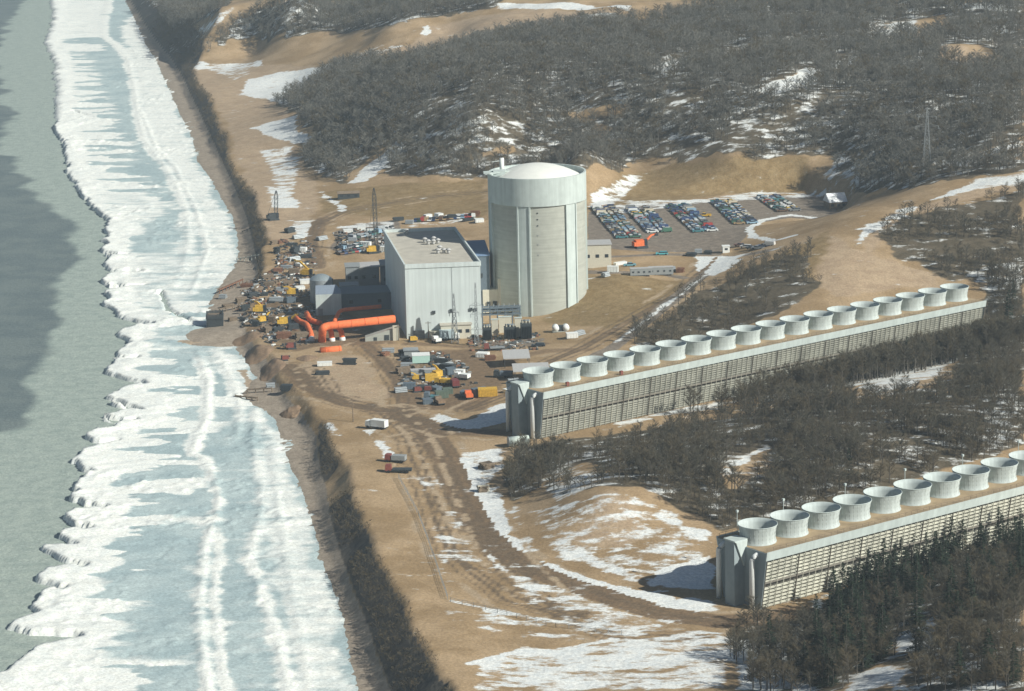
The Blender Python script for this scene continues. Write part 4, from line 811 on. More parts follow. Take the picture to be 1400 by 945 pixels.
# raised canopy roofs
def canopy(label, px, py, w_, d_, h_, rz, mr):
    r = gthing('canopy', label, 'canopy', px, py, rz); b = MB(); b.quad8([(-w_/2,0,h_),(w_/2,0,h_),(w_/2,d_,h_+1),(-w_/2,d_,h_+1),(-w_/2,0,h_+.25),(w_/2,0,h_+.25),(w_/2,d_,h_+1.25),(-w_/2,d_,h_+1.25)]); part('roof', b, mr, r)
    for x in (-w_*.45, w_*.45):
        for y in (.4, d_-.4): part('post', MB().bar((x, y, 0), (x, y, h_+y/d_), .22), dark, r)
canopy('grey pitched canopy roof with a dark shadow below the transformer yard', 707, 503, 9.4, 9.5, 3.2, R(3), roofgrey)
canopy('second grey canopy roof partly behind the first fan stack of the farther tower', 727, 520, 12.5, 8.0, 3.0, R(3), roofgrey)
r = gthing('pump_skid', 'pair of pale tanks with a dark pump between them right of the yard', 'pump skid', 767, 454, R(3))
for x in (-1.9, 1.9): part('tank', MB().tube([(x, 0, 1.4), (x, 2.6, 1.4)], 1.25, 18), white, r, True)
part('pump', MB().box(0, 1.2, .1, 1.7, 1.8, 2.2), dark, r); part('base', MB().box(0, 1.2, 0, 6.2, 3, .2), concrete, r)
r = gthing('guard_hut', 'small white guard hut beside the snowy patch by the lot exit', 'hut', 993, 346, R(3)); part('wall', MB().box(0, 1.3, 0, 2.8, 2.6, 2.6), white, r); part('roof', MB().box(0, 1.3, 2.6, 3.2, 3, .25), white, r); part('window', MB().box(0, -.02, 1.2, 1.2, .1, .8), glassm, r)
shed('lodge', 'dark lodge with a snow covered roof at the far right end of the parking lot', 'house', 1146, 286, 8, 7, 3.2, wood, snowm, R(15), gable=3.6, wins=3)
shed('lodge', 'long dark low shed on the slope behind the construction cranes', 'house', 477, 272, 10, 4, 2.6, dark, wood, R(6), gable=1, wins=3)
# ------------------------------------------------------------------ cranes and diggers
def crawler(label, px, py, m, boom, blen, brz, rz=0, sc=1.0, lattice_boom=True, name='crawler_crane', cat='crane'):
    r = gthing(name, label, cat, px, py, rz)
    for s in (-1, 1): part('track', MB().box(0, s*1.5*sc, 0, 4.8*sc, .8*sc, .9*sc, taper=.9, ty=1), dark, r)
    part('cab', MB().box(-.4*sc, 0, .9*sc, 3.9*sc, 2.7*sc, 2.2*sc, taper=.95), m, r).name = 'house'
    part('operator_cab', MB().box(1.6*sc, -.9*sc, 1.0*sc, 1.2*sc, 1.0*sc, 2.3*sc), glassm, r)
    part('counterweight', MB().box(-2.6*sc, 0, 1.0*sc, .9*sc, 2.6*sc, 1.5*sc), m, r)
    el, az = boom; d = Vector((math.cos(R(el))*math.cos(R(az)), math.cos(R(el))*math.sin(R(az)), math.sin(R(el)))); a = Vector((1.2*sc, 0, 1.8*sc)); e = a+d*blen; b = MB()
    if lattice_boom:
        side = Vector((-d.y, d.x, 0)); side = side.normalized() if side.length > .01 else Vector((0,1,0)); upv = side.cross(d).normalized(); W_ = .7*sc
        cs = [side*W_+upv*W_, side*-W_+upv*W_, side*-W_-upv*W_, side*W_-upv*W_]; k = int(blen/2.0)
        def at(i, t): return a+d*(blen*t)+cs[i]*(min(1, t*6+.2, (1-t)*6+.2))
        for i in range(4):
            pts = [at(i, j/k) for j in range(k+1)]
            for p, q in zip(pts[:-1], pts[1:]): b.bar(p, q, .16*sc)
            for j in range(k): b.bar(at(i, j/k), at((i+1) % 4, (j+1)/k), .1*sc)
        part('boom', b, m if m is not yellow else dark, r)
        c = MB(); c.bar(e, Vector((-2.4*sc, 0, 3.4*sc)), .09); c.bar(e, e+Vector((.1, 0, -blen*.35)), .08); part('cable', c, dark, r)
    else:
        mid = a+d*blen*.6+Vector((0,0,blen*.12)); b.bar(a, mid, .55*sc, .7*sc); b.bar(mid, e, .4*sc, .5*sc); part('boom', b, m, r); part('bucket', MB().box(e.x, e.y, e.z-.7*sc, 1.2*sc, 1.4*sc, .9*sc, taper=1.15), dark, r)
    return r
crawler('dark crawler crane with a short steep boom on the snowy dune edge', 374, 301, dark, (78, 60), 11.5, 0, R(20))
crawler('yellow crawler crane with a very tall dark upright boom behind the big box building', 511, 346, yellow, (88.5, 100), 26, 0, R(10))
crawler('yellow crane with its boom slanting up left beside the domed tank', 422, 378, yellow, (30, 175), 9.5, 0, R(-20), lattice_boom=False, name='excavator', cat='excavator')
crawler('yellow excavator between timber stacks near the water, left of the white lit one', 357, 428, yellow, (25, 150), 6, 0, R(0), lattice_boom=False, name='excavator', cat='excavator')
crawler('yellow excavator with a low arm just below the other one near the water', 360, 441, yellow, (18, 40), 5, 0, R(30), .8, False, 'excavator', 'excavator')
crawler('yellow digger beside the white box in the intake works', 390, 445, yellow, (28, -30), 6, 0, R(10), 1, False, 'excavator', 'excavator')
crawler('small yellow digger above the long blue grey sheet stack', 402, 404, yellow, (20, 180), 6, 0, R(0), .9, False, 'excavator', 'excavator')
crawler('orange crane truck with a low boom at the near edge of the parking lot', 876, 339, orange, (22, 20), 7.5, 0, R(20), 1.1, False, 'mobile_crane', 'crane')
crawler('dark crawler crane on the track above the intake works, boom laid low', 404, 346, dark, (35, 150), 9, 0, R(60), .9)
crawler('red tracked loader left of the crooked orange pipe', 399, 477, redm, (15, 180), 3, 0, R(10), .7, False, 'excavator', 'excavator')
crawler('small red loader alone on the dirt below the other red one', 389, 493, redm, (12, 190), 2.5, 0, R(190), .55, False, 'excavator', 'excavator')
crawler('yellow wheeled digger behind the dump truck of the construction yard', 600, 517, yellow, (40, 120), 5, 0, R(40), .9, False, 'excavator', 'excavator')
crawler('small yellow digger at the left end of the yellow row in the construction yard', 571, 520, yellow, (30, 200), 4, 0, R(0), .6, False, 'excavator', 'excavator')
crawler('dark red tractor left of the pair below the yellow row', 570, 536, redm, (12, 190), 2.2, 0, R(190), .55, False, 'tractor', 'tractor')
crawler('dark red tractor right of the pair below the yellow row', 584, 535, redm, (14, 190), 2.2, 0, R(170), .55, False, 'tractor', 'tractor')
crawler('yellow bulldozer at the foot of the roller door', 564, 467, yellow, (5, 180), 2, 0, R(190), .6, False, 'bulldozer', 'bulldozer')
# ------------------------------------------------------------------ stacks of material
STK = [(440,328,'steel'),(338,392,'rust'),(352,398,'wood'),(368,391,'wood'),(383,398,'steel'),(330,414,'wood'),(345,404,'dark'),(362,404,'dark'),(378,412,'steel'),(398,414,'blue'),(410,396,'white'),(417,388,'white'),(395,388,'wood'),(402,374,'wood'),(392,368,'steel'),(410,364,'white'),(380,372,'rust'),(366,380,'wood'),
 (400,336,'dark'),(408,326,'steel'),(396,318,'dark'),(412,344,'white'),(378,346,'dark'),(384,332,'rust'),(402,356,'steel'),(418,352,'dark'),(374,334,'wood'),(312,420,'wood'),(305,408,'steel'),(318,438,'wood'),(336,424,'dark'),(350,446,'dark'),(372,440,'wood'),(380,452,'dark'),(400,450,'dark'),(412,462,'wood'),(388,462,'rust'),(365,454,'wood'),
 (468,326,'dark'),(482,330,'steel'),(496,324,'steel'),(470,340,'dark'),(486,342,'dark'),(500,336,'white'),(476,318,'white'),(508,318,'white'),(520,314,'steel'),(494,314,'white'),(530,330,'white'),(526,344,'white'),
 (553,492,'dark'),(556,502,'steel'),(566,505,'wood'),(551,510,'wood'),(590,494,'dark'),(604,498,'dark'),(612,502,'steel'),(598,505,'blue'),(616,512,'blue'),(580,532,'dark'),(560,532,'blue'),(548,536,'steel'),(596,534,'blue'),(612,538,'green'),(604,544,'green'),(585,552,'blue'),(628,512,'white'),(640,541,'blue'),(656,540,'blue'),(550,484,'dark'),(526,486,'rust'),(531,482,'steel'),(660,488,'white'),(670,492,'rust'),(696,536,'white'),(702,524,'steel'),
 (640,302,'dark'),(585,300,'white'),(600,298,'white'),(560,306,'steel'),(618,300,'dark'),(655,304,'white'),(650,296,'rust'),(545,302,'dark'),
 (848,362,'white'),(838,372,'white'),(828,378,'steel'),(930,372,'rust'),(918,370,'steel'),(945,350,'dark'),(955,346,'steel'),(968,347,'dark'),(782,462,'white'),(792,458,'steel'),(660,672,'wood'),(665,640,'wood'),(444,500,'white'),(478,498,'dark'),(441,512,'dark'),(370,530,'steel'),(392,534,'dark')]
MM = dict(steel=(steel, 'grey steel'), rust=(rust, 'rusty steel'), wood=(wood, 'brown timber'), dark=(dark, 'dark steel'), blue=(darkblue, 'dark blue panel'), white=(white, 'white crate'), green=(mat('green_paint', (.11,.145,.11), .8), 'green crate'))
LAND = [(440,328,'the bare track'),(400,340,'the crane on the dune edge'),(360,395,'the intake works by the water'),(310,420,'the water at the dark pier box'),(380,450,'the red loader'),(400,385,'the domed tank'),(485,328,'the tall yellow crane'),(555,500,'the mint trailer'),(600,500,'the dark truck in the yard'),(570,532,'the red tractors'),(604,544,'the teal pickup'),(650,540,'the yellow container'),(530,484,'the pale building corner'),(665,490,'the upper canopy'),(699,530,'the tower shaft top'),(600,300,'the back of the box building'),(840,370,'the beige annex'),(930,370,'the office trailers'),(955,348,'the guard hut'),(787,460,'the twin pale tanks'),(662,655,'the snowy ditch'),(455,505,'the sandy mound'),(380,532,'the shoreline groyne')]
cnt = {}; sizes = [('low', 1.0), ('tall', 2.2), ('broad', 1.3), ('small', .8)]
cname = dict(steel='pipe_stack', rust='beam_stack', wood='timber_stack', dark='beam_stack', blue='panel_stack', white='crate', green='crate')
for i, (px, py, k) in enumerate(STK):
    m, nm = MM[k]; x, y, z = g1(px, py); near = min(LAND, key=lambda q: (q[0]-px)**2+(q[1]-py)**2); cx_, cy_ = near[0], near[1]
    side = ('left of' if px < cx_-4 else 'right of' if px > cx_+4 else 'beyond' if py < cy_-2 else 'in front of' if py > cy_+2 else 'beside')
    key = (k, near[2], side); c = cnt.get(key, 0); cnt[key] = c+1; rr = random.Random(i); rz = rr.uniform(-.4, .9); W_ = rr.uniform(2.4, 5.5); D_ = rr.uniform(1.8, 3.4); hh = rr.uniform(.9, 2.3); b = MB()
    if k in ('wood', 'rust', 'dark'):
        for a in range(int(hh/.45)+1):
            for j in range(int(D_/.55)): b.box(rr.uniform(-.3, .3), -D_/2+j*.55+.2, a*.45, W_*rr.uniform(.85, 1), .42, .36)
    elif k == 'steel':
        for a in range(3):
            for j in range(5-a): b.tube([(-W_/2+rr.uniform(-.2,.2), (j-2+a/2)*.62, .32+a*.52), (W_/2, (j-2+a/2)*.62, .32+a*.52)], .3, 8)
    else:
        b.box(0, 0, .12, W_, D_, hh); b.box(0, 0, 0, W_*.9, D_*.9, .12, mi=0); b.box(0, 0, hh+.12, W_+.1, D_+.1, .1)
        for j in range(4): b.box(-W_/2+W_*(j+.5)/4, -D_/2-.04, .2, .12, .08, hh-.1)
    o = ob(cname[k], b.mesh(cname[k], m), None, (x, y, z), rz)
    pre = ['', 'higher placed ', 'third ', 'fourth '][min(c, 3)]
    tag(o, '%s%s %s %s %s' % (pre, nm, {'crate': 'box'}.get(cname[k], cname[k].split('_')[-1]), side, near[2]), 'stack' if 'stack' in cname[k] else 'crate', 'site materials')
dz = np.zeros_like(GX); paint(dz, [[(330,390),(370,372),(385,330),(425,330),(430,400),(425,470),(380,480),(335,455),(318,430)], [(545,482),(600,484),(640,505),(650,545),(600,556),(545,540)], [(455,318),(535,310),(540,345),(458,348)], [(640,455),(735,458),(735,480),(640,480)]], 1, 2)
dx_, dy_ = np.meshgrid(np.arange(-130, 20, 1.5), np.arange(930, 1300, 1.5)); rr_ = np.random.default_rng(4); dx_ = (dx_+rr_.uniform(-.7, .7, dx_.shape)).ravel(); dy_ = (dy_+rr_.uniform(-.7, .7, dy_.shape)).ravel()
ii = np.clip(np.searchsorted(gx, dx_)-1, 0, NX-2); jj = np.clip(np.searchsorted(gy, dy_)-1, 0, NY-2); kp = (dz[jj, ii] > .5) & (fbm(dx_, dy_, 9, 3, 88) > .42) & (rr_.uniform(0, 1, dx_.shape) < .8); db = MB(); hz_ = Hh(dx_, dy_)
for x, y, z in zip(dx_[kp], dy_[kp], hz_[kp]):
    q = rr_.uniform(0, 1); db.box(float(x), float(y), float(z)-.05, rr_.uniform(.4, 2.6), rr_.uniform(.2, 1.0), rr_.uniform(.15, .8), rr_.uniform(0, 3.1), mi=int(rr_.choice(6, p=[.32, .32, .16, .12, .07, .01])))
db_o = ob('site_litter', db.mesh('site_litter', [wood, dark, steel, rust, white, redm])); db_o['kind'] = 'stuff'; tag(db_o, 'scattered boards, scrap and small parts lying over the building site', 'litter')
# earth mounds
def mound(label, px, py, rx, ry, h_, rz=0, m=dirtm):
    x, y, z = g1(px, py); X, Y = np.meshgrid(np.linspace(-1, 1, 30), np.linspace(-1, 1, 30)); rr = np.sqrt(X*X+Y*Y)+(fbm(X*7+px, Y*7+py, 5, 3, 12)-.5)*.5
    zz = Hh(x+X*rx, y+Y*ry)-z+h_*np.clip(1-rr, 0, 1)**.8*(.7+.6*fbm(X*9+px, Y*9, 4, 3, 8))-.12-1.2*np.clip(rr-.85, 0, 1)
    b = MB(); k = 30
    for j in range(k):
        for i in range(k): b.v.append((float(X[j,i]*rx), float(Y[j,i]*ry), float(zz[j,i])))
    for j in range(k-1):
        for i in range(k-1): b.f.append((j*k+i, j*k+i+1, (j+1)*k+i+1, (j+1)*k+i)); b.m.append(0)
    o = ob('soil_heap', b.mesh('soil_heap', m, True), None, (x, y, z)); tag(o, label, 'soil heap', 'soil heaps')
mound('brown soil heap at the shore end of the dirt yard near the ice', 398, 566, 4, 6, 2.4); mound('soil heap left of the red loader at the shore', 352, 484, 6, 10, 2.2); mound('low soil heap on the inner side of the shore point', 340, 462, 7, 8, 1.6)
mound('low sandy heap beside the loose orange pipe section', 420, 490, 4, 5, 1.2); mound('long low soil heap above the sandy mound', 372, 505, 5, 12, 1.6)
# shore works: sheet pile cell, jetties, outfall wall
r = gthing('pile_cell', 'dark square sheet pile cell jutting into the ice at the shore point', 'pier', 294, 447, R(5), -.4)
b = MB()
for i in range(12):
    for (x, y) in ((-2.8+i*.5, 0), (-2.8+i*.5, 8), (-3, i*.72), (3, i*.72)): b.box(x, y, 0, .42, .42, 5.2+random.uniform(-.2, .2))
b.box(0, -.3, 3.6, 6.6, .3, .4).box(0, 8.3, 3.6, 6.6, .3, .4).box(-3.25, 4, 3.6, .3, 8.9, .4).box(3.25, 4, 3.6, .3, 8.9, .4); part('sheet_piling', b, dark, r); part('fill', MB().box(0, 4, 0, 5.4, 7.4, 4.2), wood, r)
def jetty(label, a, c, h_=1.4, m=wood, w_=.9, group='timber jetties'):
    A_, B_ = Vector(g1(*a)), Vector(g1(*c)); r = thing('jetty', label, 'jetty', tuple(A_), 0, group); e = B_-A_; b = MB(); b.bar((0, 0, h_), (e.x, e.y, e.z+h_), w_, .35); part('beam', b, m, r)
    b = MB(); k = max(2, int(e.length/2.5))
    for i in range(k+1): p = e*(i/k); part('pile', MB().tube([(p.x, p.y, p.z-1), (p.x, p.y, p.z+h_+.4)], .18, 6), m, r)
jetty('dark timber groyne running out on the ice below the shore point', (372,536), (338,538)); jetty('second timber groyne just below the dark one', (352,548), (322,545), 1.0)
jetty('slanting timber jetty along the upper side of the shore point', (332,388), (300,402), 1.8, rust); jetty('pale thin groyne across the upper beach to the ice', (354,351), (324,357), .8, concrete, .6)
jetty('timber jetty from the stacks down to the sheet pile cell', (336,420), (300,428), 1.6); jetty('short dark rail on the upper beach by the bluff', (345,313), (331,318), .5, dark, .3)
# fences
def fence(label, pts, h_=1.5, m=steel, n_=3):
    W_ = [Vector(g1(*p)) for p in pts]; r = thing('fence', label, 'fence', tuple(W_[0]), 0, 'fences'); po = MB(); ra = MB()
    for a, c in zip(W_[:-1], W_[1:]):
        k = max(1, int((c-a).length/3)); prev = None
        for i in range(k+1):
            p = a.lerp(c, i/k); z = float(Hh(p.x, p.y)); q = Vector((p.x, p.y, z))-W_[0]; po.bar(q-Vector((0,0,.3)), q+Vector((0,0,h_)), .12)
            if prev is not None:
                for f in (.35, .7, 1.0): ra.bar(prev+Vector((0,0,h_*f)), q+Vector((0,0,h_*f)), .05, .05)
            prev = q
    part('posts', po, m, r); part('mesh_panel', ra, m, r)
fence('grey mesh fence running down the lower dirt field', [(545,655),(572,705),(592,760),(612,820)]); fence('grey mesh fence crossing the snow streaked lower field to the right', [(616,823),(680,838),(760,858),(850,868)], 1.2)
fence('fence along the near side of the transformer yard', [(655,476),(700,473),(728,470)], 1.8)
r = gthing('culvert_box', 'beige concrete culvert box at the head of the snow filled ditch', 'culvert', 661, 672, R(10)); part('headwall', MB().box(0, 0, -.3, 3.4, 1.0, 2.2), beige, r); part('opening', MB().box(0, -.52, 0, 1.6, .12, 1.2), dark, r)

# ------------------------------------------------------------------ trees
bark = mat('bare_bark', (.10, .09, .075), .95, var=.3, scale=3); ftwig = mat('hazed_far_twigs', (.175, .17, .145), .95, var=.25)  # far twigs paler and greyer: part of the distance haze is put into their colour
twig = mat('bare_twigs', (.10, .092, .066), .95, var=.25, scale=1.5)
twig2 = mat('brown_twigs', (.118, .096, .058), .95, var=.3, scale=1.5); needle = mat('dark_needles', (.028, .045, .026), .9, var=.35, scale=2); oakm = mat('dead_leaves', (.18,.115,.06), .95, var=.3, scale=2)
def bare(seed, h, spread, ntw, tw, mats=(0, 1), nb=14, droop=0):
    rr = random.Random(seed); T = MB(); K = MB(); lean = (rr.uniform(-.05, .05)*h, rr.uniform(-.05, .05)*h)
    T.tube([(0,0,-.4), (lean[0]*.5, lean[1]*.5, h*.5), (lean[0], lean[1], h*.92)], [.022*h, .014*h, .003*h], 5, False)
    tips = []
    for i in range(nb):
        t = .28+.66*(i+rr.random())/nb; a = rr.uniform(0, 6.28); l = spread*(1.15-.75*abs(t-.5)*1.6)*rr.uniform(.7, 1.1); up = rr.uniform(.5, 1.1)*l
        s = Vector((lean[0]*t, lean[1]*t, h*t*.92)); e = s+Vector((math.cos(a)*l, math.sin(a)*l, up)); e.z = min(e.z, h*1.03); T.tube([s, s.lerp(e, .5)+Vector((0,0,.08*l)), e], [.009*h*(1.1-t), .005*h, .002*h], 3, False); tips.append((s, e))
    for i in range(ntw):
        s, e = tips[i % nb]; f = rr.uniform(.25, 1.0); p = s.lerp(e, f); d = (e-s).normalized()+Vector((rr.gauss(0, .55), rr.gauss(0, .55), rr.gauss(.25, .4))); d.normalize(); l = rr.uniform(.10, .2)*h*.8
        side = d.cross(Vector((rr.gauss(0,1), rr.gauss(0,1), rr.gauss(0,1)))).normalized()*tw; K.tri(p-side, p+side, p+d*l); 
        if rr.random() < .8: q = p+d*l*.4; d2 = (d+Vector((rr.gauss(0,.6), rr.gauss(0,.6), rr.gauss(0,.5)))).normalized(); K.tri(q-side*.7, q+side*.7, q+d2*l*.8)
    return T, K
def conifer(seed, h, spread):
    rr = random.Random(seed); T = MB(); K = MB(); T.tube([(0,0,-.3),(0,0,h*.97)], [.02*h, .004*h], 6, False); n = int(h*2.6)
    for i in range(n):
        t = .1+.9*i/n; L_ = spread*(1-t)**.85*(rr.uniform(.75, 1.15))+.12; 
        for j in range(8):
            a = rr.uniform(0, 6.28); l = L_*rr.uniform(.6, 1.1); z = h*t; c, s = math.cos(a), math.sin(a); e = Vector((c*l, s*l, z-.28*l)); p = Vector((0,0,z))
            for k in range(5):
                f = .25+.75*k/4; q = p.lerp(e, f); ww = .16*l+.10; d = Vector((-s, c, 0))
                K.tri(q-d*ww*rr.uniform(.6,1.3)+Vector((c*.1,s*.1,-.12)), q+Vector((c,s,0))*.28*l*rr.uniform(.7,1.2)+Vector((0,0,rr.uniform(-.1,.15))), q+d*ww*rr.uniform(.6,1.3)+Vector((0,0,-.08)))
    return T, K
nearT = [bare(10+i, 9.5, 2.3, 640, .022, nb=20) for i in range(5)]; nearM = [(t.mesh('trunk', bark), k.mesh('crown', twig if i % 2 else twig2)) for i, (t, k) in enumerate(nearT)]
bushT = [bare(60+i, 4.6, 2.1, 460, .022, nb=14) for i in range(3)]; bushM = [(t.mesh('stem', bark), k.mesh('crown', twig2)) for t, k in bushT]
conM = []
for i in range(4): t, k = conifer(30+i, 9.5, 2.3); conM.append((t.mesh('trunk', bark), k.mesh('crown', needle)))
def joined(name, T, K, mats, hs=1):
    b = MB(); b.v = list(T.v)+list(K.v); n_ = len(T.v); b.f = list(T.f)+[tuple(i+n_ for i in f) for f in K.f]; b.m = [0]*len(T.f)+[1]*len(K.f)
    return bpy.data.objects.new(name, b.mesh(name, mats))
farP = []
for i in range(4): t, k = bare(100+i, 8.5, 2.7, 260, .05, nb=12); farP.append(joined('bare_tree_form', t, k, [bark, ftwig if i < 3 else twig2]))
midP = [joined('bare_tree_form', t, k, [bark, twig2 if i % 2 else twig]) for i, (t, k) in enumerate(nearT)]+[joined('bush_form', t, k, [bark, twig2]) for t, k in bushT]
shrubP = []
for i in range(3): t, k = bare(140+i, 1.7, 1.0, 90, .04, nb=8); shrubP.append(joined('shrub_form', t, k, [bark, twig2]))
def scatter_gn(name, pts, scl, protos, label, cat, group=None):
    me = bpy.data.meshes.new(name); me.from_pydata([tuple(p) for p in pts], [], []); n_ = len(pts)
    for a, v in (('scl', scl), ('rotz', rng.uniform(0, 6.28, n_))): at = me.attributes.new(a, 'FLOAT', 'POINT'); at.data.foreach_set('value', np.asarray(v, np.float32))
    at = me.attributes.new('pick', 'INT', 'POINT'); at.data.foreach_set('value', rng.integers(0, len(protos), n_).astype(np.int32))
    o = bpy.data.objects.new(name, me); C.objects.link(o); o['kind'] = 'stuff'; tag(o, label, cat)
    ng = bpy.data.node_groups.new(name, 'GeometryNodeTree'); ng.interface.new_socket('Geometry', in_out='INPUT', socket_type='NodeSocketGeometry'); ng.interface.new_socket('Geometry', in_out='OUTPUT', socket_type='NodeSocketGeometry')
    N, L = ng.nodes, ng.links; gi, gout = N.new('NodeGroupInput'), N.new('NodeGroupOutput'); iop = N.new('GeometryNodeInstanceOnPoints'); jg = N.new('GeometryNodeJoinGeometry')
    for p in protos:
        oi = N.new('GeometryNodeObjectInfo'); oi.inputs['Object'].default_value = p; oi.inputs['As Instance'].default_value = True; L.new(oi.outputs['Geometry'], jg.inputs[0])
    def att(n__, t):
        q = N.new('GeometryNodeInputNamedAttribute'); q.data_type = t; q.inputs['Name'].default_value = n__; return q.outputs[0]
    cb = N.new('ShaderNodeCombineXYZ'); L.new(att('rotz', 'FLOAT'), cb.inputs[2]); cs = N.new('ShaderNodeCombineXYZ')
    sc_ = att('scl', 'FLOAT'); [L.new(sc_, cs.inputs[i]) for i in range(3)]
    m2p = N.new('GeometryNodeMeshToPoints'); L.new(gi.outputs[0], m2p.inputs[0]); L.new(m2p.outputs[0], iop.inputs['Points']); L.new(jg.outputs[0], iop.inputs['Instance']); iop.inputs['Pick Instance'].default_value = True
    L.new(att('pick', 'INT'), iop.inputs['Instance Index']); L.new(cb.outputs[0], iop.inputs['Rotation']); L.new(cs.outputs[0], iop.inputs['Scale']); L.new(iop.outputs[0], gout.inputs[0])
    md = o.modifiers.new('scatter', 'NODES'); md.node_group = ng; return o
def lut(M, x, y):
    i = np.clip(np.searchsorted(gx, x)-1, 0, NX-2); j = np.clip(np.searchsorted(gy, y)-1, 0, NY-2); return M[j, i]
def sample(M, x0, x1, y0, y1, cell, thr=.5, clump=.25, seed=1):
    xs = np.arange(x0, x1, cell); ys2 = np.arange(y0, y1, cell); X, Y = np.meshgrid(xs, ys2); r_ = np.random.default_rng(seed)
    X = (X+r_.uniform(-.5, .5, X.shape)*cell).ravel(); Y = (Y+r_.uniform(-.5, .5, Y.shape)*cell).ravel()
    k = (lut(M, X, Y) > thr) & (np.abs(X) < Y*.20+25) & (fbm(X, Y, 22, 3, 55) > clump)
    X, Y = X[k], Y[k]; return X, Y
def offtower(X, Y, m=3.0):
    ok = np.ones(len(X), bool)
    for key, (x0, y0, t) in ROWS.items():
        c, s = math.cos(t), math.sin(t); a = (X-x0)*c+(Y-y0)*s; o = -(X-x0)*s+(Y-y0)*c; ok &= ~((a > -9) & (a < 193+m) & (np.abs(o) < 9.5+m))
        ext = np.clip(34-a*.16, 13, 34) if key == 'B' else np.clip(26-a*.6, 12, 26); ok &= ~((a > -12) & (a < 193) & (o < 0) & (o > -ext))
    return ok
# far woods
fw = mF*(1-clear*.97)
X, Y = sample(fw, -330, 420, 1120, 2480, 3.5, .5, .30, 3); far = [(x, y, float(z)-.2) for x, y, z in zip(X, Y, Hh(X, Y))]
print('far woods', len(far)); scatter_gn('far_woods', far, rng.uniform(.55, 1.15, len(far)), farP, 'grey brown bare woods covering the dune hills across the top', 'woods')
bw = mB*(1-clear*.9); X, Y = sample(bw, 20, 330, 850, 1250, 3.4, .5, .40, 5); k = offtower(X, Y); X, Y = X[k], Y[k]
print('dune brush', len(X)); scatter_gn('dune_brush', [(x, y, float(z)-.2) for x, y, z in zip(X, Y, Hh(X, Y))], rng.uniform(.4, .85, len(X)), midP, 'bare dark brush growing on the sandy dune behind the farther tower', 'brush')
# bluff shrubs
X, Y = sample(bluff, -330, 60, 560, 2100, 1.8, .5, .36, 7); scatter_gn('bluff_brush', [(x, y, float(z)-.1) for x, y, z in zip(X, Y, Hh(X, Y))], rng.uniform(.6, 1.5, len(X)), shrubP, 'low dark shrubs covering the shaded bluff above the beach', 'brush')
# middle and near woods: the nearest trees as individuals
mw = mM*(1-clear*.97); X, Y = sample(mw, -20, 330, 690, 1150, 2.4, .5, .30, 9); k = offtower(X, Y, 1.2); X, Y = X[k], Y[k]
lwm = mL*(1-clear*.85); X2, Y2 = sample(lwm, 30, 260, 549, 860, 2.5, .5, .2, 11); k = offtower(X2, Y2, 2.0); X2, Y2 = X2[k], Y2[k]
print('mid/near', len(X), len(X2))
order = np.argsort(Y2); ind = order[:0]; 
# conifers first
CON = [(1052,905),(1140,842),(1152,828),(1160,836),(1176,812),(1186,802),(1195,814),(1208,798),(1222,792),(1232,786),(1246,778),(1256,774),(1266,782),(1280,770),(1300,768),(1316,762),(1330,752),(1345,742),(1360,735),(1372,724),(1385,716),(1396,710),(1170,832),(1184,826),(1200,826),(1216,812),(1238,800),(1262,792),(1290,785),(1340,765),(1365,752),(1390,738),(1148,855),(1165,852),(1135,868),(1150,880),(1172,870),(1120,905),(1140,925),(1160,905),(1100,930),(1180,845),(1395,800),(1378,770),(1310,940),(1350,925),(1385,935),(1010,820)]
rc = random.Random(5)
for k in range(48):
    t = rc.random(); bx, by = 1118+t*285, 858-t*118; o_ = rc.random()**1.4*88; CON.append((bx+rc.uniform(-8, 8), min(940, by+o_)))
for i, (px, py) in enumerate(CON):
    x, y, z = g1(px, py); k = i % 4; s = random.uniform(.95, 1.4) if px != 1010 else .42
    lb = 'dark green conifer in the dense dark stand before the nearest cooling tower wall'
    if (px, py) == (1010, 820): lb = 'small lone conifer against the end wall of the nearest cooling tower'
    if px > 1300 and py > 900 : lb = 'dark conifer near the bottom right corner of the wood'
    r = thing('conifer', lb, 'tree', (x, y, z-.2), random.uniform(0, 6), 'dark conifers in the near wood'); r.scale = (s, s, s*random.uniform(.9, 1.1)); ob('trunk', conM[k][0], r); ob('crown', conM[k][1], r)
for (px, py, s, lb) in ((1240,505,1.25,'tall dark conifer against the wall of the farther cooling tower'),(1306,487,1.2,'dark conifer near the right end of the farther cooling tower'),(1378,455,1.7,'tallest dark conifer at the right edge beyond the farther tower end'),(1385,420,1.1,'short conifer behind the tallest one at the right edge'),(1160,650,.9,'dark conifer in the brown wood between the two cooling towers'),(1340,500,.8,'small conifer beside the snow strip at the right')):
    x, y, z = g1(px, py); r = thing('conifer', lb, 'tree', (x, y, z-.2), 1.0, 'scattered conifers'); r.scale = (s*.85, s*.85, s); ob('trunk', conM[1][0], r); ob('crown', conM[1][1], r)
dcam = np.hypot(X2, Y2); idx = np.argsort(dcam); n_ind = 280; vis = [i for i in idx if abs(X2[i]) < Y2[i]*.186][:n_ind]; vs_ = set(vis)
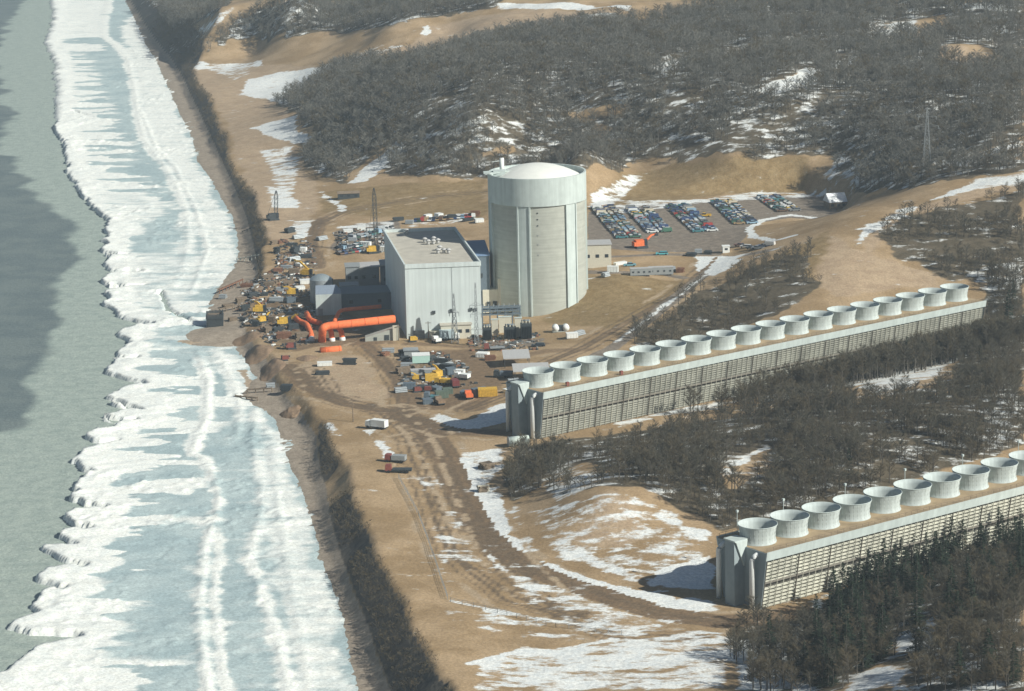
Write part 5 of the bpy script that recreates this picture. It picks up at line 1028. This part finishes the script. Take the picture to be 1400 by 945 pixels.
for i in vis:
    x, y = float(X2[i]), float(Y2[i]); z = float(Hh(x, y)); q = random.random(); snowy = lut(snow, np.array([x]), np.array([y]))[0] > .6
    if q < .35: tm, cm = bushM[i % 3]; lb = 'brown leafless bush in the near wood at bottom right'; nm = 'bush'; s = random.uniform(.6, 1.2)
    else: tm, cm = nearM[i % 5]; lb = 'grey leafless tree in the near wood at bottom right'; nm = 'bare_tree'; s = random.uniform(.5, .95)
    if snowy: lb = lb.replace('in the near wood', 'over snow patches in the wood')
    r = thing(nm, lb, 'tree' if nm != 'bush' else 'bush', (x, y, z-.2), random.uniform(0, 6), 'bare '+('bushes' if nm == 'bush' else 'trees')+(' over snow' if snowy else ' of the near wood')); r.scale = (s, s, s); ob('trunk' if nm != 'bush' else 'stem', tm, r); ob('crown', cm, r)
c_, s_ = math.cos(ROWS['B'][2]), math.sin(ROWS['B'][2]); rt = np.random.default_rng(12); al = 188*rt.uniform(0, 1, 900)**.55; of = -rt.uniform(13, 30, 900); kk = rt.uniform(0, 1, 900) < np.clip((al-40)/90, .03, .95)
al, of = al[kk], of[kk]; tx, ty_ = ROWS['B'][0]+al*c_-of*s_, ROWS['B'][1]+al*s_+of*c_
scatter_gn('wall_foot_woods', [(x, y, float(z)-.2) for x, y, z in zip(tx, ty_, Hh(tx, ty_))], rt.uniform(.6, 1.15, len(tx)), midP[:5], 'taller thin bare woods along the foot of the farther cooling tower wall', 'woods')
rest_ = [i for i in range(len(X2)) if i not in vs_]
XX = np.concatenate([X, X2[rest_]]); YY = np.concatenate([Y, Y2[rest_]])
scatter_gn('near_woods', [(x, y, float(z)-.2) for x, y, z in zip(XX, YY, Hh(XX, YY))], (rng.uniform(.25, .72, len(XX))+.25*(fbm(XX, YY, 30, 3, 71) > .55)), midP, 'brown bare woods filling the ground between and before the cooling towers', 'woods')

# ------------------------------------------------------------------ haze
if HAZE > 0:
    b = MB(); b.box(2000, 2600, -4, 14800, 6990, CH+8); m = bpy.data.materials.new('air_haze'); m.use_nodes = True; N = m.node_tree.nodes; N.remove(N['Principled BSDF']); v = N.new('ShaderNodeVolumePrincipled')
    v.inputs['Density'].default_value = HAZE; v.inputs['Color'].default_value = (.74, .90, 1, 1); v.inputs['Anisotropy'].default_value = .0; m.node_tree.links.new(v.outputs[0], N['Material Output'].inputs['Volume'])
    o = ob('haze', b.mesh('haze', m)); o['kind'] = 'stuff'; o['label'] = 'pale blue air haze over the whole coast'; o['category'] = 'haze'
